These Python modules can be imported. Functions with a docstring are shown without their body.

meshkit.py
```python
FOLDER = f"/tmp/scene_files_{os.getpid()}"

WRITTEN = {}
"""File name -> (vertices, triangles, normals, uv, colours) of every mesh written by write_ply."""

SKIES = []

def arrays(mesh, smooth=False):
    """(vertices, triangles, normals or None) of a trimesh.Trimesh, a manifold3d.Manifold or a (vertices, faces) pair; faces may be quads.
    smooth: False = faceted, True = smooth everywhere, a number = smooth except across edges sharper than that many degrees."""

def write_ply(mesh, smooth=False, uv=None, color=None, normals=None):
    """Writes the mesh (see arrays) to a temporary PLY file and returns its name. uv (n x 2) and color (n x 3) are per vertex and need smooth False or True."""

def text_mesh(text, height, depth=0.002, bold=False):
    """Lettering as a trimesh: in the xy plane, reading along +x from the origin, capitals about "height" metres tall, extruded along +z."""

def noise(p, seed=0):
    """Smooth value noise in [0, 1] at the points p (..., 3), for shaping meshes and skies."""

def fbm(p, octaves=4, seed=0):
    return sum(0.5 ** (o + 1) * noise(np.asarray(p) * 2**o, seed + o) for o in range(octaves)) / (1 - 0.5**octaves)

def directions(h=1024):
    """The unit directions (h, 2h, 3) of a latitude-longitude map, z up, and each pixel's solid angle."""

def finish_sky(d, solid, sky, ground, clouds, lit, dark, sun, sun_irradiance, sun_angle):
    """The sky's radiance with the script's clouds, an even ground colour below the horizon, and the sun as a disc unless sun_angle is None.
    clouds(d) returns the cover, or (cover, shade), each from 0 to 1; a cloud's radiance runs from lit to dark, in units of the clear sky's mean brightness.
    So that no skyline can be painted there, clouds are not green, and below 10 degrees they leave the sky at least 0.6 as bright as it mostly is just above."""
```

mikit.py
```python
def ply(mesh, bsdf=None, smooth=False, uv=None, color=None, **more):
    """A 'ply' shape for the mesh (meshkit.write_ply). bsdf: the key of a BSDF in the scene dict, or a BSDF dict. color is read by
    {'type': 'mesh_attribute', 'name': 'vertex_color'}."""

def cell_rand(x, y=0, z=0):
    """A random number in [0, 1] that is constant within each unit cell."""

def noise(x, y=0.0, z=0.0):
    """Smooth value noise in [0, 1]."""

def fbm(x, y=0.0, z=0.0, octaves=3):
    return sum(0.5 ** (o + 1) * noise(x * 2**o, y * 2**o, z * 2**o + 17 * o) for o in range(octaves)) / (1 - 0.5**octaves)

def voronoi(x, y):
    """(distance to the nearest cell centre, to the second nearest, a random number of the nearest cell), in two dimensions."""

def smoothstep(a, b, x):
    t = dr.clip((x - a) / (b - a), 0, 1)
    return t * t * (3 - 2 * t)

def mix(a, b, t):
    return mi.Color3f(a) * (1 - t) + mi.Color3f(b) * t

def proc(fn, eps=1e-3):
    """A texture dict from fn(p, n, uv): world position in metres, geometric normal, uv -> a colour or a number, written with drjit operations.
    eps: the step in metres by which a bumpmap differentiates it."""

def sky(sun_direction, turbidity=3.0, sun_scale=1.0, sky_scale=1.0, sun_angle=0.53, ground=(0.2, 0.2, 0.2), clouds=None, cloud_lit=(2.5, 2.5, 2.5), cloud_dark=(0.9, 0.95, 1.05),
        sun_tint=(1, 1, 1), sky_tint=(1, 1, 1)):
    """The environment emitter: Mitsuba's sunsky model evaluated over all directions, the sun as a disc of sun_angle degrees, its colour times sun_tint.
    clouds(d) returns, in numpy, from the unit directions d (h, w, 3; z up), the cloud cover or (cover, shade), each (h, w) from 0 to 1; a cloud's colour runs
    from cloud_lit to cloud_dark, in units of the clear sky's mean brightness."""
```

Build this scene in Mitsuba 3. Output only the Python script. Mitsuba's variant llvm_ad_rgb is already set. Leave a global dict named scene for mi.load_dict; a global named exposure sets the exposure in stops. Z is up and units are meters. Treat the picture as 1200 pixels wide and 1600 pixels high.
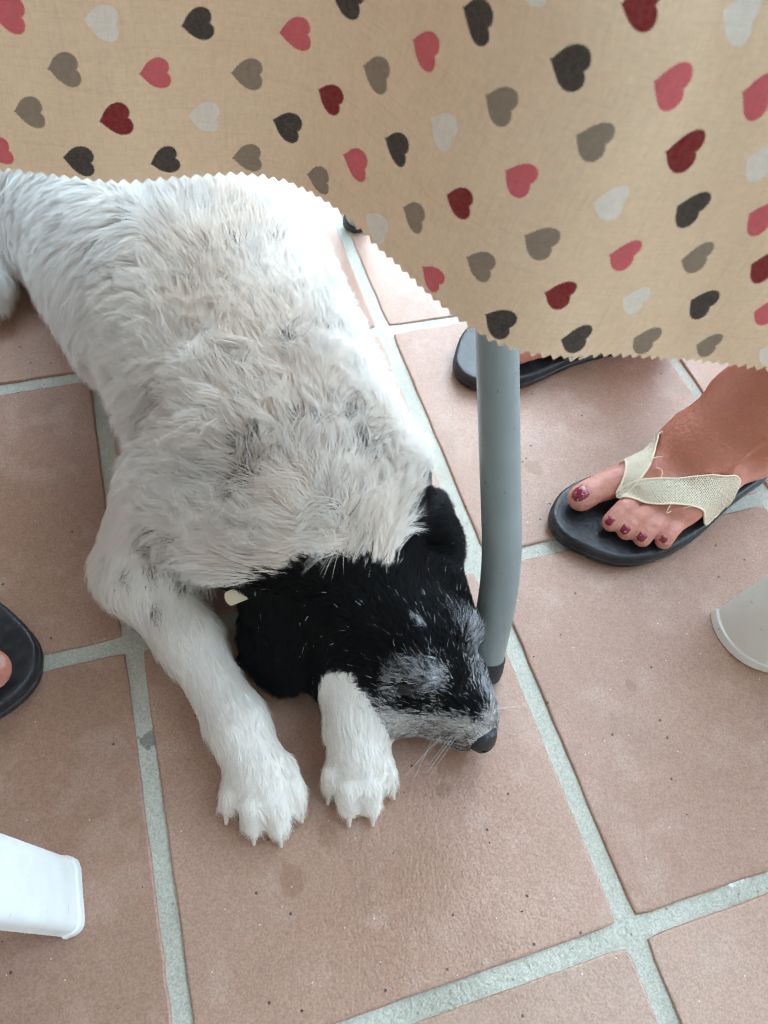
import math
import numpy as np
import trimesh
import drjit as dr
import mitsuba as mi
import manifold3d as m3
from scipy.spatial import cKDTree
from scipy.interpolate import CubicSpline
import mikit
import meshkit
from meshkit import noise as nnoise, fbm as nfbm

T = mi.ScalarTransform4f
scene, labels = {}, {}

# ---------------------------------------------------------------- camera, light, exposure
CAM = np.array([-0.26149, -0.32767, 0.67880])
FWD = np.array([0.21491, 0.51325, -0.83090])
DOWN = np.array([-0.19969, -0.80971, -0.55181])
scene['camera'] = {'type': 'thinlens', 'fov': 52.885, 'fov_axis': 'x', 'aperture_radius': 0.0008, 'focus_distance': 0.66,
                   'near_clip': 0.01, 'far_clip': 400.0,
                   'to_world': T().look_at(origin=CAM.tolist(), target=(CAM + FWD).tolist(), up=(-DOWN).tolist())}
scene['sky'] = mikit.sky([0.45, 0.62, 0.64], turbidity=3.0, sun_scale=0.06, sun_angle=40.0, clouds=lambda d: 1.0,
                         sun_tint=(0.82, 1.08, 1.45), cloud_lit=(1.8, 2.45, 3.1), ground=(0.3, 0.31, 0.31))
exposure = 4.6

# ---------------------------------------------------------------- helpers
def ref(k):
    return {'type': 'ref', 'id': k}


def put(key, mesh, bsdf, smooth=30, label=None, cat=None, group=None, kind=None, to_world=None, **kw):
    scene[key] = mikit.ply(mesh, bsdf, smooth=smooth, **kw)
    if to_world is not None:
        scene[key]['to_world'] = to_world
    tag(key, label, cat, group, kind)
    return key


def tag(key, label=None, cat=None, group=None, kind=None):
    d = {k: v for k, v in (('label', label), ('category', cat), ('group', group), ('kind', kind)) if v}
    if d:
        labels[key] = d


def again(key, src, to_world):
    scene[key] = {**scene[src], 'to_world': to_world}


def catmull(pts, n, closed=True):
    p = np.asarray(pts, float)
    if closed:
        cs = CubicSpline(np.arange(len(p) + 1), np.vstack([p, p[:1]]), bc_type='periodic')
        return cs(np.arange(n) * len(p) / n)
    return CubicSpline(np.arange(len(p)), p)(np.linspace(0, len(p) - 1, n))


def grid_faces(n, m, wrap=False):
    i, j = np.meshgrid(np.arange(n - 1), np.arange(m if wrap else m - 1), indexing='ij')
    a, b = i * m + j, i * m + (j + 1) % m
    return np.stack([a, b, b + m, a + m], -1).reshape(-1, 4)


def quads(v, f):
    f = np.asarray(f)
    return trimesh.Trimesh(np.asarray(v, float), np.vstack([f[:, [0, 1, 2]], f[:, [0, 2, 3]]]), process=False)


def tube(points, radii, sides=20, cap=True):
    p = np.asarray(points, float)
    r = np.broadcast_to(np.asarray(radii, float), (len(p),))
    t = np.gradient(p, axis=0)
    t /= np.linalg.norm(t, axis=1, keepdims=True)
    a = np.cross(t[0], [0.31, 0.2, 0.93]); a /= np.linalg.norm(a)
    A = []
    for k in range(len(p)):
        a = a - t[k] * (a @ t[k]); a /= np.linalg.norm(a); A.append(a)
    A = np.array(A); B = np.cross(t, A)
    ang = np.arange(sides) * 2 * np.pi / sides
    v = p[:, None] + r[:, None, None] * (np.cos(ang)[None, :, None] * A[:, None] + np.sin(ang)[None, :, None] * B[:, None])
    v = v.reshape(-1, 3)
    f = grid_faces(len(p), sides, True)
    tri = [f[:, [0, 1, 2]], f[:, [0, 2, 3]]]
    if cap:
        n = len(v); v = np.vstack([v, p[:1], p[-1:]])
        i = np.arange(sides); j = (i + 1) % sides; o = (len(p) - 1) * sides
        tri += [np.stack([j, i, i * 0 + n], 1), np.stack([o + i, o + j, i * 0 + n + 1], 1)]
    m = trimesh.Trimesh(v, np.vstack(tri), process=False)
    if m.volume < 0:
        m.invert()
    return m


def rings(list_of_rings, cap0=True, cap1=True):
    """Lofts rings (n x 3, same n) into a closed mesh."""
    R = [np.asarray(r, float) for r in list_of_rings]
    n = len(R[0]); v = np.vstack(R); f = grid_faces(len(R), n, True)
    tri = [f[:, [0, 1, 2]], f[:, [0, 2, 3]]]
    i = np.arange(n); j = (i + 1) % n
    if cap0:
        v = np.vstack([v, R[0].mean(0)]); tri.append(np.stack([j, i, i * 0 + len(v) - 1], 1))
    if cap1:
        o = (len(R) - 1) * n
        v = np.vstack([v, R[-1].mean(0)]); tri.append(np.stack([o + i, o + j, i * 0 + len(v) - 1], 1))
    m = trimesh.Trimesh(v, np.vstack(tri), process=False)
    if m.volume < 0:
        m.invert()
    return m


def rbox(size, r=0.004, at=(0, 0, 0)):
    s = np.maximum(np.asarray(size, float) / 2 - r, 1e-4)
    b = m3.Manifold.hull_points(np.array([[x, y, z] for x in (-1, 1) for y in (-1, 1) for z in (-1, 1)]) * s + 0.0) if False else None
    sph = m3.Manifold.sphere(r, 12)
    parts = [sph.translate([x * s[0], y * s[1], z * s[2]]) for x in (-1, 1) for y in (-1, 1) for z in (-1, 1)]
    h = m3.Manifold.batch_hull(parts).translate(list(at)).to_mesh()
    return trimesh.Trimesh(h.vert_properties[:, :3], h.tri_verts, process=False)


# signed distance bodies, meshed by surface nets
class Body:
    def __init__(self, lo, hi, h):
        self.lo, self.h = np.asarray(lo, float), h
        self.n = np.ceil((np.asarray(hi) - self.lo) / h).astype(int) + 1
        self.F = np.full(self.n, 0.1, np.float32)
        self.axes = [self.lo[k] + h * np.arange(self.n[k]) for k in range(3)]

    def _box(self, lo, hi):
        a = np.clip(np.floor((lo - self.lo) / self.h).astype(int), 0, self.n)
        b = np.clip(np.ceil((hi - self.lo) / self.h).astype(int) + 1, 0, self.n)
        sl = tuple(slice(x, y) for x, y in zip(a, b))
        g = np.meshgrid(*[self.axes[k][sl[k]] for k in range(3)], indexing='ij')
        return sl, np.stack(g, -1).astype(np.float32)

    def _merge(self, sl, d, k):
        f = self.F[sl]
        if k <= 0:
            self.F[sl] = np.minimum(f, d)
            return
        h = np.maximum(k - np.abs(f - d), 0) / k
        self.F[sl] = np.minimum(f, d) - h * h * k * 0.25

    def capsule(self, a, b, k=0.02):
        a, b = np.asarray(a, float), np.asarray(b, float)
        m = max(a[3], b[3]) + max(k, 0.0) + 0.012
        sl, p = self._box(np.minimum(a[:3], b[:3]) - m, np.maximum(a[:3], b[:3]) + m)
        self._merge(sl, sd_capsule(p, a, b), k)

    def ellipsoid(self, c, A, r, k=0.01):
        m = max(r) + max(k, 0) + 0.012
        sl, p = self._box(np.asarray(c) - m, np.asarray(c) + m)
        self._merge(sl, sd_ellipsoid(p, c, A, r), k)

    def mesh(self):
        F = self.F; n = self.n
        for ax in range(3):                                  # closed at the box's sides
            e = [slice(None)] * 3
            for side in (0, -1):
                e[ax] = side
                F[tuple(e)] = np.maximum(F[tuple(e)], self.h * .3)
        s = F < 0
        c = np.zeros(tuple(n - 1), np.int8)
        for a in np.ndindex(2, 2, 2):
            c += s[a[0]:n[0] - 1 + a[0], a[1]:n[1] - 1 + a[1], a[2]:n[2] - 1 + a[2]]
        act = np.argwhere((c > 0) & (c < 8))
        idx = np.full(tuple(n - 1), -1, np.int64)
        idx[tuple(act.T)] = np.arange(len(act))
        acc, cnt = np.zeros((len(act), 3)), np.zeros(len(act))
        corners = list(np.ndindex(2, 2, 2))
        for a in corners:
            for ax in range(3):
                if a[ax]:
                    continue
                b = list(a); b[ax] = 1
                fa = F[tuple((act + a).T)].astype(float); fb = F[tuple((act + b).T)].astype(float)
                x = (fa < 0) != (fb < 0)
                t = np.where(x, fa / np.where(x, fa - fb, 1), 0)
                p = np.asarray(a, float)[None] + 0 * acc
                p[:, ax] += t
                acc += p * x[:, None]; cnt += x
        v = self.lo + self.h * (act + acc / cnt[:, None])
        Q = []
        for ax in range(3):
            u, w = (ax + 1) % 3, (ax + 2) % 3
            e0 = [slice(None)] * 3; e1 = [slice(None)] * 3
            e0[ax] = slice(0, -1); e1[ax] = slice(1, None)
            ch = np.argwhere(s[tuple(e0)] != s[tuple(e1)])
            ch = ch[(ch[:, u] > 0) & (ch[:, w] > 0) & (ch[:, u] < n[u] - 1) & (ch[:, w] < n[w] - 1)]
            q = []
            for du, dw in ((1, 1), (0, 1), (0, 0), (1, 0)):
                o = ch.copy(); o[:, u] -= du; o[:, w] -= dw
                q.append(idx[tuple(o.T)])
            q = np.stack(q, 1)
            flip = ~s[tuple(ch.T)]
            q[flip] = q[flip][:, ::-1]
            Q.append(q)
        Q = np.vstack(Q)
        Q = Q[(Q >= 0).all(1)]
        m = quads(v, Q)
        if m.volume < 0:
            m.invert()
        return m


def sd_capsule(p, a, b):
    a, b = np.asarray(a, float), np.asarray(b, float)
    d = b[:3] - a[:3]
    t = np.clip(((p - a[:3]) @ d) / max(d @ d, 1e-9), 0, 1)
    return np.linalg.norm(p - a[:3] - t[..., None] * d, axis=-1) - (a[3] + (b[3] - a[3]) * t)


def sd_ellipsoid(p, c, A, r):
    q = (p - np.asarray(c)) @ np.asarray(A).T
    k0 = np.linalg.norm(q / r, axis=-1); k1 = np.linalg.norm(q / np.square(r), axis=-1)
    return k0 * (k0 - 1) / np.maximum(k1, 1e-6)


def frame(u, w):
    u = np.asarray(u, float); u = u / np.linalg.norm(u)
    w = np.asarray(w, float); w = w - u * (w @ u); w = w / np.linalg.norm(w)
    return np.stack([u, w, np.cross(u, w)])


# ---------------------------------------------------------------- materials
P = lambda fn, eps=4e-4: mikit.proc(fn, eps)
mix, sstep, noi, fb = mikit.mix, mikit.smoothstep, mikit.noise, mikit.fbm
STAINS = [(-0.257, -0.228, 0.013, 0.30), (-0.225, -0.205, 0.010, 0.25), (0.094, 0.107, 0.010, 0.28), (-0.105, -0.172, 0.016, 0.32),
          (-0.118, -0.196, 0.008, 0.30), (-0.155, -0.255, 0.03, 0.12), (0.085, -0.152, 0.006, 0.3), (0.055, 0.125, 0.03, 0.10)]


def tile_color(p, n, uv):
    big = fb(p.x * 5 + 3, p.y * 5, 1.0, 3)
    mid = fb(p.x * 40, p.y * 40, 5.0, 3)
    fine = noi(p.x * 900, p.y * 900, 2.0)
    cell = mikit.cell_rand(dr.floor(p.x / 0.34672 + 0.02), dr.floor(p.y / 0.34672), 4)
    c = mix((0.355, 0.195, 0.132), (0.480, 0.312, 0.233), dr.clip(big * 1.6 - 0.3, 0, 1))
    c = mix(c, (0.29, 0.150, 0.098), sstep(0.3, 0.9, cell) * 0.65)
    c = mix(c, (0.47, 0.335, 0.255), sstep(0.45, 1.0, mikit.cell_rand(dr.floor(p.x / 0.34672 + 0.02), dr.floor(p.y / 0.34672), 9)) * 0.5)
    scuff = sstep(0.60, 0.78, fb(p.x * 16 + 40, p.y * 16, 11.0, 4))
    c = mix(c, (0.30, 0.175, 0.120), scuff * 0.30)
    c = mix(c, (0.50, 0.36, 0.285), sstep(0.5, 0.85, mid) * 0.3)
    c = c * (0.84 + 0.32 * fine)
    for x, y, r, a in STAINS:
        d = dr.sqrt(dr.square(p.x - x) + dr.square(p.y - y)) / r + 0.9 * (fb(p.x * 130, p.y * 130, 7.0, 2) - 0.5)
        c = mix(c, (0.20, 0.085, 0.03), sstep(1.1, 0.75, d) * a)
    f1, f2, w = mikit.voronoi(p.x * 45, p.y * 45)
    c = mix(c, (0.05, 0.035, 0.03), sstep(0.075, 0.03, f1) * dr.select(w > 0.93, 0.85, 0.0))
    g1, g2, w2 = mikit.voronoi(p.x * 75 + 9.3, p.y * 75)
    c = mix(c, (0.75, 0.70, 0.64), sstep(0.065, 0.02, g1) * dr.select(w2 > 0.955, 0.7, 0.0))
    return c


def tile_bump(p, n, uv):
    return 0.85 * fb(p.x * 620, p.y * 620, 3.0, 2) + 0.15 * fb(p.x * 200, p.y * 200, 6.0, 2)


def grout_color(p, n, uv):
    c = mix((0.41, 0.395, 0.325), (0.55, 0.54, 0.455), fb(p.x * 24, p.y * 24, 0.5, 4))
    c = mix(c, (0.25, 0.235, 0.18), sstep(0.60, 0.75, fb(p.x * 9 + 3, p.y * 9, 4.0, 4)) * 0.45)
    c = c * (0.80 + 0.40 * noi(p.x * 1000, p.y * 1000, 8.0))
    f1, f2, w = mikit.voronoi(p.x * 110, p.y * 110)
    c = mix(c, (0.10, 0.10, 0.09), sstep(0.14, 0.06, f1) * dr.select(w > 0.94, 0.6, 0.0))
    for x, y, r, col, a in ((-0.3515, -0.085, 0.0095, (0.10, 0.10, 0.07), 0.6), (0.096, -0.322, 0.011, (0.9, 0.92, 0.9), 0.9), (0.088, -0.326, 0.006, (0.9, 0.92, 0.9), 0.5)):
        d = dr.sqrt(dr.square(p.x - x) + dr.square(p.y - y)) / r + 1.1 * (fb(p.x * 260, p.y * 260, 7.0, 2) - 0.5)
        c = mix(c, col, sstep(1.1, 0.7, d) * a)
    return c


scene['mat_tile'] = {'type': 'bumpmap', 'arbitrary': {'type': 'principled', 'base_color': P(tile_color), 'roughness': 0.40, 'specular': 0.5},
                     'bump_texture': P(tile_bump), 'scale': 0.0006}
scene['mat_grout'] = {'type': 'bumpmap', 'arbitrary': {'type': 'principled', 'base_color': P(grout_color), 'roughness': 0.6, 'specular': 0.4},
                      'bump_texture': P(lambda p, n, uv: fb(p.x * 420, p.y * 420, 1.0, 2)), 'scale': 0.0012}
scene['mat_plaster'] = {'type': 'twosided', 'bsdf': {'type': 'diffuse', 'reflectance': {'type': 'rgb', 'value': [0.72, 0.70, 0.66]}}}
scene['mat_wall'] = {'type': 'twosided', 'bsdf': {'type': 'diffuse', 'reflectance': {'type': 'rgb', 'value': [0.42, 0.40, 0.37]}}}
scene['mat_ground'] = {'type': 'diffuse', 'reflectance': {'type': 'rgb', 'value': [0.33, 0.33, 0.32]}}
scene['mat_white_plastic'] = {'type': 'twosided', 'bsdf': {'type': 'principled', 'roughness': 0.33, 'specular': 0.5, 'base_color':
    P(lambda p, n, uv: mix((0.80, 0.82, 0.80), (0.70, 0.71, 0.67), fb(p.x * 60, p.y * 60, p.z * 60, 3)) * (1 - 0.25 * sstep(0.93, 0.96, noi(p.x * 310, p.y * 310, p.z * 310))))}}
scene['mat_cream_plastic'] = {'type': 'twosided', 'bsdf': {'type': 'principled', 'roughness': 0.38, 'specular': 0.5, 'base_color':
    P(lambda p, n, uv: mix((0.80, 0.79, 0.71), (0.72, 0.70, 0.62), fb(p.x * 40, p.y * 40, p.z * 25, 3)) * (1 - 0.3 * sstep(0.93, 0.96, noi(p.x * 330, p.y * 330, p.z * 250))))}}
scene['mat_grey_paint'] = {'type': 'principled', 'roughness': 0.34, 'specular': 0.5, 'base_color':
    P(lambda p, n, uv: mix(mix((0.20, 0.225, 0.215), (0.235, 0.26, 0.25), fb(p.x * 50, p.y * 50, p.z * 50, 3)), (0.10, 0.10, 0.095), sstep(0.76, 0.82, fb(p.x * 260, p.y * 260, p.z * 120, 3)) * 0.35))}
scene['mat_rubber'] = {'type': 'principled', 'roughness': 0.5, 'specular': 0.4, 'base_color':
    P(lambda p, n, uv: mix((0.012, 0.012, 0.013), (0.03, 0.03, 0.032), fb(p.x * 120, p.y * 120, p.z * 120, 3)))}
scene['mat_foam'] = {'type': 'bumpmap', 'arbitrary': {'type': 'principled', 'roughness': 0.42, 'specular': 0.5, 'base_color':
    P(lambda p, n, uv: mix((0.009, 0.010, 0.012), (0.028, 0.030, 0.035), sstep(0.35, 0.75, fb(p.x * 55, p.y * 55, p.z * 20, 4))))},
    'bump_texture': P(lambda p, n, uv: fb(p.x * 500, p.y * 500, p.z * 500, 2)), 'scale': 0.0005}
scene['mat_table_board'] = {'type': 'diffuse', 'reflectance': {'type': 'rgb', 'value': [0.45, 0.43, 0.40]}}

# cloth print: a staggered lattice of hearts (flat print on the fabric, in the fabric's own u, v)
COLS = {'P': (0.64, 0.125, 0.14), 'D': (0.052, 0.043, 0.038), 'G': (0.285, 0.215, 0.155), 'W': (0.82, 0.73, 0.62), 'R': (0.215, 0.014, 0.018)}
ROWS = ['PDDGGW', 'GRWDPG', 'RGPGRD', 'PWDPGW', 'GGRWDP', 'DPPWRD', 'WRWGDP']
TAB = np.array([[COLS[c] for c in r] for r in ROWS], np.float32).reshape(-1, 3)
TABS = [mi.Float(np.ascontiguousarray(TAB[:, k])) for k in range(3)]
CA, CB, CV0 = 0.034842, 0.018860, 0.009650


def cloth_color(p, n, uv):
    u, v = uv.x, uv.y                                    # u in heart steps, v in metres above the hem
    row = dr.floor((v - CV0) / CB + 0.5)
    odd = row - 2 * dr.floor(row * 0.5)
    uu = u - 0.5 * odd
    i = dr.floor(uu + 0.5)
    du, dv = (uu - i) * CA, v - CV0 - row * CB
    a = (mikit.cell_rand(i, row, 3) - 0.5) * 0.4
    s = 1.0 + 0.16 * (mikit.cell_rand(i, row, 5) - 0.5)
    x = dr.abs(dv * dr.cos(a) + du * dr.sin(a)) / 0.0066 / s
    y = (du * dr.cos(a) - dv * dr.sin(a)) / 0.0063 / s + 0.17
    hrt = x * x + dr.square(1.13 * y - 0.60 * dr.sqrt(x + 1e-5)) - 1.0
    on = sstep(0.05, -0.05, hrt)
    ii, rr = i - 6 * dr.floor(i / 6), row - 7 * dr.floor(row / 7)
    k = mi.UInt32(dr.clip(rr * 6 + ii, 0, 41))
    c = mi.Color3f(*[dr.gather(mi.Float, t, k) for t in TABS])
    um = u * CA
    base = mix((0.81, 0.585, 0.388), (0.85, 0.63, 0.425), fb(um * 50, v * 50, 2.0, 3))
    c = mix(base, c, on * (0.93 + 0.07 * noi(um * 1500, v * 1500, 1.0)))
    warp = noi(um * 2300, v * 420, 4.0); weft = noi(um * 420, v * 2300, 6.0)
    slub = sstep(0.7, 0.95, noi(um * 1200, v * 60, 9.0)) + sstep(0.7, 0.95, noi(um * 60, v * 1200, 12.0))
    return c * (0.91 + 0.09 * warp + 0.09 * weft - 0.04 * slub)


scene['mat_cloth'] = {'type': 'twosided', 'bsdf': {'type': 'bumpmap', 'arbitrary': {'type': 'principled', 'base_color': P(cloth_color), 'roughness': 0.8, 'specular': 0.2, 'sheen': 0.25},
                      'bump_texture': P(lambda p, n, uv: noi(uv.x * CA * 1300, uv.y * 60, 1.0) + noi(uv.x * CA * 60, uv.y * 1300, 2.0)), 'scale': 0.00015}}


def skin_color(tan):
    def fn(p, n, uv):
        c = mix((0.50, 0.19, 0.135), (0.62, 0.30, 0.235), fb(p.x * 45, p.y * 45, p.z * 45, 3))
        c = mix(c, (0.54, 0.20, 0.15), sstep(0.45, 0.75, fb(p.x * 70 + 7, p.y * 70, p.z * 70, 4)) * 0.75)
        w = sstep(0.035, 0.075, p.z + 0.02 * (fb(p.x * 50, p.y * 50, p.z * 50, 2) - 0.5))
        c = mix(c, (0.36, 0.105, 0.052), w * tan)         # sun tan ends where the strap covers the foot
        c = mix(c, (0.30, 0.13, 0.10), sstep(0.62, 0.8, fb(p.x * 150, p.y * 150, p.z * 150, 3)) * 0.35)
        return c * (0.90 + 0.20 * noi(p.x * 800, p.y * 800, p.z * 800))
    return fn


scene['mat_skin'] = {'type': 'bumpmap', 'arbitrary': {'type': 'principled', 'base_color': P(skin_color(0.75)), 'roughness': 0.42, 'specular': 0.45},
                     'bump_texture': P(lambda p, n, uv: 0.6 * fb(p.x * 420, p.y * 420, p.z * 420, 2) + 0.4 * dr.abs(fb(p.x * 170, p.y * 170, p.z * 170, 3) - 0.5) * 2), 'scale': 0.0012}
scene['mat_shirt'] = {'type': 'diffuse', 'reflectance': {'type': 'rgb', 'value': [0.10, 0.11, 0.14]}}
scene['mat_polish'] = {'type': 'principled', 'roughness': 0.18, 'specular': 0.6, 'clearcoat': 0.6, 'base_color':
    P(lambda p, n, uv: mix((0.20, 0.006, 0.022), (0.50, 0.30, 0.26), sstep(0.70, 0.74, fb(p.x * 420, p.y * 420, p.z * 420, 2))))}
scene['mat_nail'] = {'type': 'principled', 'roughness': 0.3, 'specular': 0.5, 'base_color': {'type': 'rgb', 'value': [0.55, 0.30, 0.25]}}
scene['mat_webbing'] = {'type': 'twosided', 'bsdf': {'type': 'bumpmap', 'arbitrary': {'type': 'principled', 'roughness': 0.8, 'specular': 0.2, 'base_color':
    P(lambda p, n, uv: mix((0.82, 0.71, 0.54), (0.20, 0.16, 0.11), sstep(0.55, 0.75, dr.sin(uv.x * 2400) * dr.sin(uv.y * 2400) * 0.5 + 0.5) * 0.9) * (0.85 + 0.3 * noi(uv.x * 900, uv.y * 900, 1.0)))},
    'bump_texture': P(lambda p, n, uv: dr.sin(uv.x * 2600) * dr.sin(uv.y * 2600)), 'scale': 0.0003}}
scene['mat_edging'] = {'type': 'principled', 'roughness': 0.7, 'specular': 0.3, 'base_color': {'type': 'rgb', 'value': [0.80, 0.69, 0.51]}}
VC = {'type': 'mesh_attribute', 'name': 'vertex_color'}
scene['mat_coat'] = {'type': 'twosided', 'bsdf': {'type': 'diffuse', 'reflectance': VC}}
scene['mat_hide'] = {'type': 'diffuse', 'reflectance': VC}
scene['mat_dark_coat'] = {'type': 'twosided', 'bsdf': {'type': 'principled', 'base_color': VC, 'roughness': 0.5, 'specular': 0.09}}
scene['mat_nose'] = {'type': 'bumpmap', 'arbitrary': {'type': 'principled', 'roughness': 0.3, 'specular': 0.55, 'base_color': {'type': 'rgb', 'value': [0.012, 0.012, 0.014]}},
                     'bump_texture': P(lambda p, n, uv: fb(p.x * 700, p.y * 700, p.z * 700, 2)), 'scale': 0.0008}
scene['mat_lid'] = {'type': 'principled', 'roughness': 0.38, 'specular': 0.5, 'base_color': {'type': 'rgb', 'value': [0.008, 0.007, 0.007]}}
scene['mat_claw'] = {'type': 'principled', 'roughness': 0.35, 'specular': 0.5, 'base_color': {'type': 'rgb', 'value': [0.66, 0.60, 0.50]}}
scene['mat_collar'] = {'type': 'principled', 'roughness': 0.5, 'specular': 0.4, 'base_color': {'type': 'rgb', 'value': [0.62, 0.50, 0.34]}}
scene['mat_whisker'] = {'type': 'diffuse', 'reflectance': {'type': 'rgb', 'value': [0.55, 0.54, 0.52]}}
scene['mat_crumb'] = {'type': 'diffuse', 'reflectance': {'type': 'rgb', 'value': [0.05, 0.035, 0.03]}}
scene['mat_pale_crumb'] = {'type': 'diffuse', 'reflectance': {'type': 'rgb', 'value': [0.75, 0.70, 0.62]}}

# ---------------------------------------------------------------- the setting: floor, tiles, terrace
rng = np.random.default_rng(5)
S, G = 0.33, 0.01672
PITCH = S + G


def flat(x0, x1, y0, y1, z):
    return trimesh.Trimesh([[x0, y0, z], [x1, y0, z], [x1, y1, z], [x0, y1, z]], [[0, 1, 2], [0, 2, 3]], process=False)


gx = np.linspace(-2.2, 1.9, 300); gy = np.linspace(-1.2, 1.9, 230)
gg = np.stack(np.meshgrid(gx, gy, indexing='ij'), -1).reshape(-1, 2)
gz = -0.0032 + 0.0012 * (nfbm(np.column_stack([gg * 25, gg[:, :1] * 0]), 3, 3) - 0.5)
gm = quads(np.column_stack([gg, gz]), grid_faces(300, 230)[:, ::1])
if gm.face_normals[0][2] < 0:
    gm.invert()
put('floor', gm, 'mat_grout', smooth=True, kind='structure', label='terrace floor of square terracotta tiles in wide grey green grout')
put('ground', trimesh.util.concatenate([flat(-150, 150, -150, -1.2, -0.012), flat(-150, 150, 1.9, 150, -0.012), flat(-150, -2.2, -1.2, 1.9, -0.012), flat(1.9, 150, -1.2, 1.9, -0.012)]),
    'mat_ground', smooth=False, kind='structure', label='open paved ground beyond the terrace')


def tile_mesh(x0, y0, seed):
    n = 22
    t = np.arange(n) / n
    base = np.vstack([np.column_stack([t, t * 0]), np.column_stack([t * 0 + 1, t]), np.column_stack([1 - t, t * 0 + 1]), np.column_stack([t * 0, 1 - t])]) - 0.5
    def ring(inset, z, wob):
        p = base * (S - 2 * inset)
        rc = 0.005
        lim = S / 2 - inset
        q = np.abs(p); over = np.maximum(q - (lim - rc), 0)
        both = (over > 0).all(1)
        p = p.copy()
        p[both] -= np.sign(p[both]) * over[both].min(1, keepdims=True) * 0.3
        w = nfbm(np.column_stack([(p + [x0, y0]) * 55, np.full(len(p), seed * 3.7)]), 3, seed) - 0.5
        d = p / np.maximum(np.abs(p).max(1, keepdims=True), 1e-9)
        d = np.where(np.abs(d) > 0.999, np.sign(d), 0)
        return np.column_stack([p + d * w[:, None] * wob + [x0 + S / 2, y0 + S / 2], np.full(len(p), z)])
    return rings([ring(-0.0004, -0.008, 0.0022), ring(-0.0002, -0.0016, 0.0022), ring(0.0006, -0.0005, 0.0022), ring(0.0022, 0.0, 0.0014), ring(0.02, 0.0, 0.0)], cap0=False)


k = 0
for i in range(-5, 5):
    for j in range(-3, 5):
        key = 'floor__tile' + ('' if k == 0 else '_%03d' % k)
        x0, y0 = i * PITCH, (j - 1) * PITCH + G + 0.0
        m = tile_mesh(x0 + rng.normal(0, 0.0006), y0 + rng.normal(0, 0.0006), k)
        tilt = rng.normal(0, 0.0025, 2)
        cxy = m.vertices[:, :2] - m.vertices[:, :2].mean(0)
        m.vertices[:, 2] += cxy @ tilt * 0.5 + rng.normal(0, 0.0003)
        put(key, m, 'mat_tile', smooth=35)
        k += 1

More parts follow.
